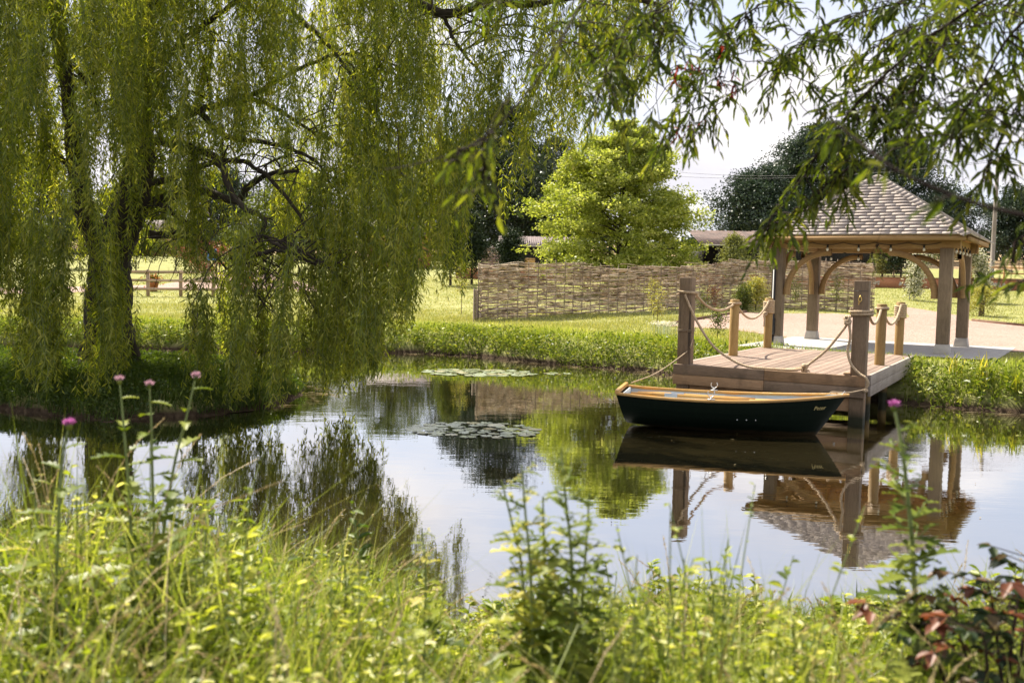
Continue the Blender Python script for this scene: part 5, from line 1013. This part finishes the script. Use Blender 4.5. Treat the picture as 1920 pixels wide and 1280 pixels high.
# bramble in the lower right corner
def bramble(label, pts, Y, mats):
    C = spline(pxY(pts, Y), 26); b = C[-1]; g0 = float(ground_z(b[None])[0]); o = thing('bramble', label, 'bramble', (b[0], b[1], g0), 0, 'brambles in the lower right corner'); ob = np.array([b[0], b[1], g0]); C = np.vstack([C, [b[0], b[1], g0-.02]])
    st = MB(); st.tube(C-ob, np.linspace(.002, .006, len(C)), 6); lv, rl = MB(), MB()
    for k in range(15):
        p = C[rng.integers(0, 22)]+rng.normal(scale=.01, size=3); az = rng.random()*7; q_ = p+np.array([cos(az), sin(az), .3])*rng.uniform(.05, .13); st.tube(np.array([p, q_])-ob, .0016, 4)
        D = np.array([[cos(az+a), sin(az+a), rng.uniform(-.5, .2)] for a in (-1.1, 0, 1.1)]); L = rng.uniform(.035, .062); leaves6(rl if rng.random() < .22 else lv, np.tile(q_-ob, (3, 1)), D, L, L*.62, rng.random(3), np.cross(D, [0, 0, 1.]), .2, .12, .4)
    st.build('cane', M['redtwig'], o, smooth=True); lv.build('leaves', M['bramble'], o)
    if rl.n: rl.build('rusty_leaves', M['rust_leaf'], o)
for i, (pts, Y, lab) in enumerate(((((1850, 1085), (1862, 1140), (1880, 1290)), 2.7, 'dark bramble with rusty leaves, tallest in the lower right corner'), (((1910, 1120), (1900, 1180), (1890, 1290)), 2.5, 'dark bramble cane at the right picture edge'), (((1790, 1120), (1800, 1190), (1830, 1290)), 2.65, 'dark bramble cane beside the tall pink thistle stem'), (((1700, 1165), (1740, 1200), (1780, 1300)), 2.6, 'low bramble cane arching left under the thistle shoots'), (((1840, 1180), (1850, 1230), (1850, 1310)), 2.4, 'short bramble at the bottom edge, right of the thistle'), (((1930, 1060), (1925, 1150), (1905, 1290)), 2.8, 'bramble half cut by the right picture edge'))): bramble(lab, pts, Y, None)

# ------------------------------------------------------------------ tree overhead, its branches hanging into the top and right of the view
oh = thing('overhanging_willow', 'dark leaved willow branches hanging in from a tree beside the viewer', 'tree', (6.2, 3.2, .2)); wo = np.array([6.2, 3.2, .2])
tb = MB(); limb(tb, [(6.2, 3.2, .1), (6.15, 3.25, 1.5), (6.0, 3.4, 3.2), (5.6, 3.7, 4.8), (5.2, 4.0, 6.2)], .30, .14, 24, .01, 12); tb.build('trunk', M['bark'], oh, smooth=True)
br, lf, rl, thin = MB(), MB(), MB(), MB()
def shoot(p, d, L, leafL, dens=.026, r0=.0035, rb=None, red=False):
    L = L*.72; n = 9; t = np.linspace(0, 1, n)[:, None]; C = p+d*L*t+np.array([0, 0, -1.])*L*.55*t**1.8+rng.normal(scale=.006, size=(n, 3)); thin.tube(C-wo, np.linspace(r0, .0012, n), 4, False)
    k = max(5, int(L/dens*1.6)); tt = np.linspace(.08, 1, k); Q = np.column_stack([np.interp(tt, t[:, 0], C[:, j]) for j in range(3)]); T = unit(np.column_stack([np.interp(tt, t[:, 0], np.gradient(C[:, j])) for j in range(3)]))
    az = np.arange(k)*2.5+rng.random()*7; rad = np.column_stack([np.cos(az), np.sin(az), np.zeros(k)]); D = T*.75+rad*.75+np.array([0, 0, -.45]); rb = rng.random()*.5 if rb is None else rb
    S = np.cross(D, rad+rng.normal(scale=.4, size=(k, 3)))
    Ls = leafL*1.02*rng.uniform(.6, 1.2, k)*np.interp(tt, [0, .15, .8, 1], [.7, 1, 1, .65]); leaves6(rl if red else lf, Q-wo, D, Ls, Ls*rng.uniform(.16, .24, k), np.clip(rb+rng.random(k)*.5, 0, 1), S, .10, .18)
def branch(pts, r0, r1, nsh, Ls, leafL=.085, t0=.15, spread=(1, .8, .35), dens=.026, joined=True, rb=None):
    P = px(pts); C = spline(P, 40)
    if joined: C = np.vstack([spline([(5.6, 3.7, 4.8), (C[0]+np.array([5.4, 3.8, 5.0]))/2+[0, 0, .35], C[0]], 12)[:-1], C]); n0 = 11
    else: n0 = 0
    br.tube(C-wo, np.concatenate([np.linspace(r0*1.6, r0, n0), np.linspace(r0, r1, len(C)-n0)])*.55, 7)
    for k in range(int(nsh*.8) if P[-1][1] > 3.2 else 0):                                          # long thin side twigs, each with a few short leafy shoots
        i = n0+int(rng.uniform(t0, 1)*38); p = C[i]; d_ = unit(rng.normal(size=3)*[1, .6, .6]+[0, 0, -.25]); L = rng.uniform(.18, .5); t = np.linspace(0, 1, 8)[:, None]
        e_ = p+d_*L; ev = 520-(e_[2]-2-.3*L)/e_[1]*FPX; eu = 960+e_[0]/e_[1]*FPX
        if ev > np.interp(eu, [1000, 1200, 1300, 1340, 1440, 1480, 1560, 1620, 1700, 1800, 1920], [200, 290, 290, 120, 110, 330, 330, 300, 300, 330, 380]): continue
        D_ = p+d_*L*t+np.array([0, 0, -1.])*L*.3*t**2+rng.normal(scale=.008, size=(8, 3)); thin.tube(D_-wo, np.linspace(.003, .0014, 8), 4, False)
        for j in range(int(L*13)): m_ = int(rng.integers(2, 8)); shoot(D_[m_], unit(d_*.5+rng.normal(size=3)*.7), rng.uniform(.06, .17), leafL*.92, dens, .002, rb)
    nsh = int(nsh*.62)
    for k in range(nsh):
        t = t0+(1-t0)*(k+rng.random())/nsh; i = n0+min(38, int(t*39)); p = C[i]+(C[i+1 if i+1 < len(C) else i]-C[i])*rng.random(); tan = unit(C[min(i+1, len(C)-1)]-C[i-1])
        d_ = unit(tan*.7+rng.normal(size=3)*spread*np.array([.75, .75, 1])); shoot(p, d_, rng.uniform(*Ls), leafL, dens, rb=rb)
B = branch
B([(2000, -90, 3.6), (1800, 30, 3.8), (1660, 140, 4.0), (1570, 240, 4.1), (1500, 340, 4.2), (1440, 415, 4.2)], .014, .003, 38, (.12, .30))
B([(1760, 100, 3.9), (1690, 200, 4.0), (1640, 280, 4.1), (1600, 330, 4.1), (1575, 390, 4.1)], .008, .002, 17, (.10, .24), joined=False)
B([(1640, 280, 4.1), (1560, 340, 4.1), (1490, 400, 4.2), (1440, 425, 4.2)], .006, .002, 46, (.10, .22), joined=False, rb=.45)
B([(1960, -120, 4.2), (1760, -20, 4.3), (1600, 30, 4.4), (1500, 80, 4.4), (1450, 150, 4.4)], .010, .002, 30, (.14, .34))
B([(1700, -100, 4.4), (1520, -40, 4.4), (1410, 20, 4.4), (1350, 90, 4.5), (1300, 190, 4.5), (1250, 280, 4.5)], .010, .002, 34, (.12, .28))
B([(1410, 20, 4.4), (1370, 110, 4.4), (1345, 190, 4.4), (1330, 260, 4.4)], .005, .002, 10, (.10, .22), joined=False)
B([(1620, -140, 4.2), (1400, -60, 4.2), (1280, -10, 4.2), (1190, 60, 4.2), (1140, 150, 4.2), (1110, 190, 4.2)], .009, .002, 24, (.12, .30))
B([(1400, -120, 4.2), (1250, -50, 4.2), (1130, 0, 4.2), (1060, 60, 4.2), (1020, 120, 4.2)], .008, .002, 16, (.10, .24))
B([(1280, -10, 4.3), (1240, 70, 4.3), (1200, 150, 4.3), (1190, 230, 4.3)], .005, .002, 12, (.10, .24), joined=False)
B([(2040, -60, 3.3), (1900, 60, 3.5), (1840, 160, 3.6), (1800, 220, 3.6), (1780, 270, 3.6)], .012, .003, 24, (.12, .28))
B([(2040, 100, 3.5), (1930, 170, 3.6), (1880, 250, 3.7), (1855, 310, 3.7), (1850, 350, 3.7)], .009, .002, 18, (.10, .24))
B([(1820, 30, 4.0), (1740, 110, 4.1), (1690, 160, 4.1), (1690, 220, 4.1)], .006, .002, 18, (.12, .26), joined=False)
B([(2040, 20, 4.3), (1900, -10, 4.4), (1780, 40, 4.5), (1680, 60, 4.5), (1590, 130, 4.6)], .009, .002, 34, (.14, .34))
B([(2100, 430, 1.75), (1915, 403, 1.8), (1790, 368, 1.85), (1680, 318, 1.9), (1590, 250, 2.0), (1530, 205, 2.05)], .009, .003, 6, (.05, .12), .07, t0=.35)
B([(1480, -140, 2.9), (1240, -120, 2.7), (1110, -20, 2.6), (1040, 100, 2.5), (975, 190, 2.5), (912, 255, 2.5), (850, 288, 2.5), (770, 310, 2.55), (722, 318, 2.6)], .007, .0025, 0, (.1, .2))
B([(1110, -20, 2.6), (1060, 20, 2.6), (1000, 110, 2.6), (940, 200, 2.55), (908, 256, 2.5)], .004, .002, 5, (.06, .12), .06, joined=False)
B([(940, 225, 2.5), (912, 255, 2.5), (905, 300, 2.5), (912, 370, 2.5)], .003, .0015, 15, (.06, .15), .068, joined=False, rb=.42, t0=.2)
B([(905, 258, 2.5), (870, 280, 2.5), (840, 300, 2.5)], .003, .0015, 6, (.05, .10), .06, joined=False, rb=.5)
B([(2060, 560, 3.0), (1960, 535, 3.1), (1925, 525, 3.1), (1895, 505, 3.1)], .004, .0015, 8, (.08, .16), .07, joined=True)
B([(1960, 420, 3.3), (1920, 440, 3.3), (1900, 455, 3.3)], .004, .0015, 7, (.08, .16), .085, joined=False)
B([(1830, 350, 3.5), (1838, 430, 3.5), (1825, 500, 3.5), (1842, 540, 3.5)], .002, .0012, 4, (.05, .09), .085, joined=False, t0=.6)
B([(1660, 400, 3.9), (1650, 440, 3.9), (1632, 480, 3.9)], .002, .0012, 4, (.05, .08), .05, joined=False, t0=.6, rb=.5)
for k in range(14):
    p = atY(rng.uniform(1260, 1400), rng.uniform(60, 250), 4.45); shoot(p, unit(np.array([rng.normal(), rng.normal(), -1])), rng.uniform(.04, .07), .055, .03, red=True)
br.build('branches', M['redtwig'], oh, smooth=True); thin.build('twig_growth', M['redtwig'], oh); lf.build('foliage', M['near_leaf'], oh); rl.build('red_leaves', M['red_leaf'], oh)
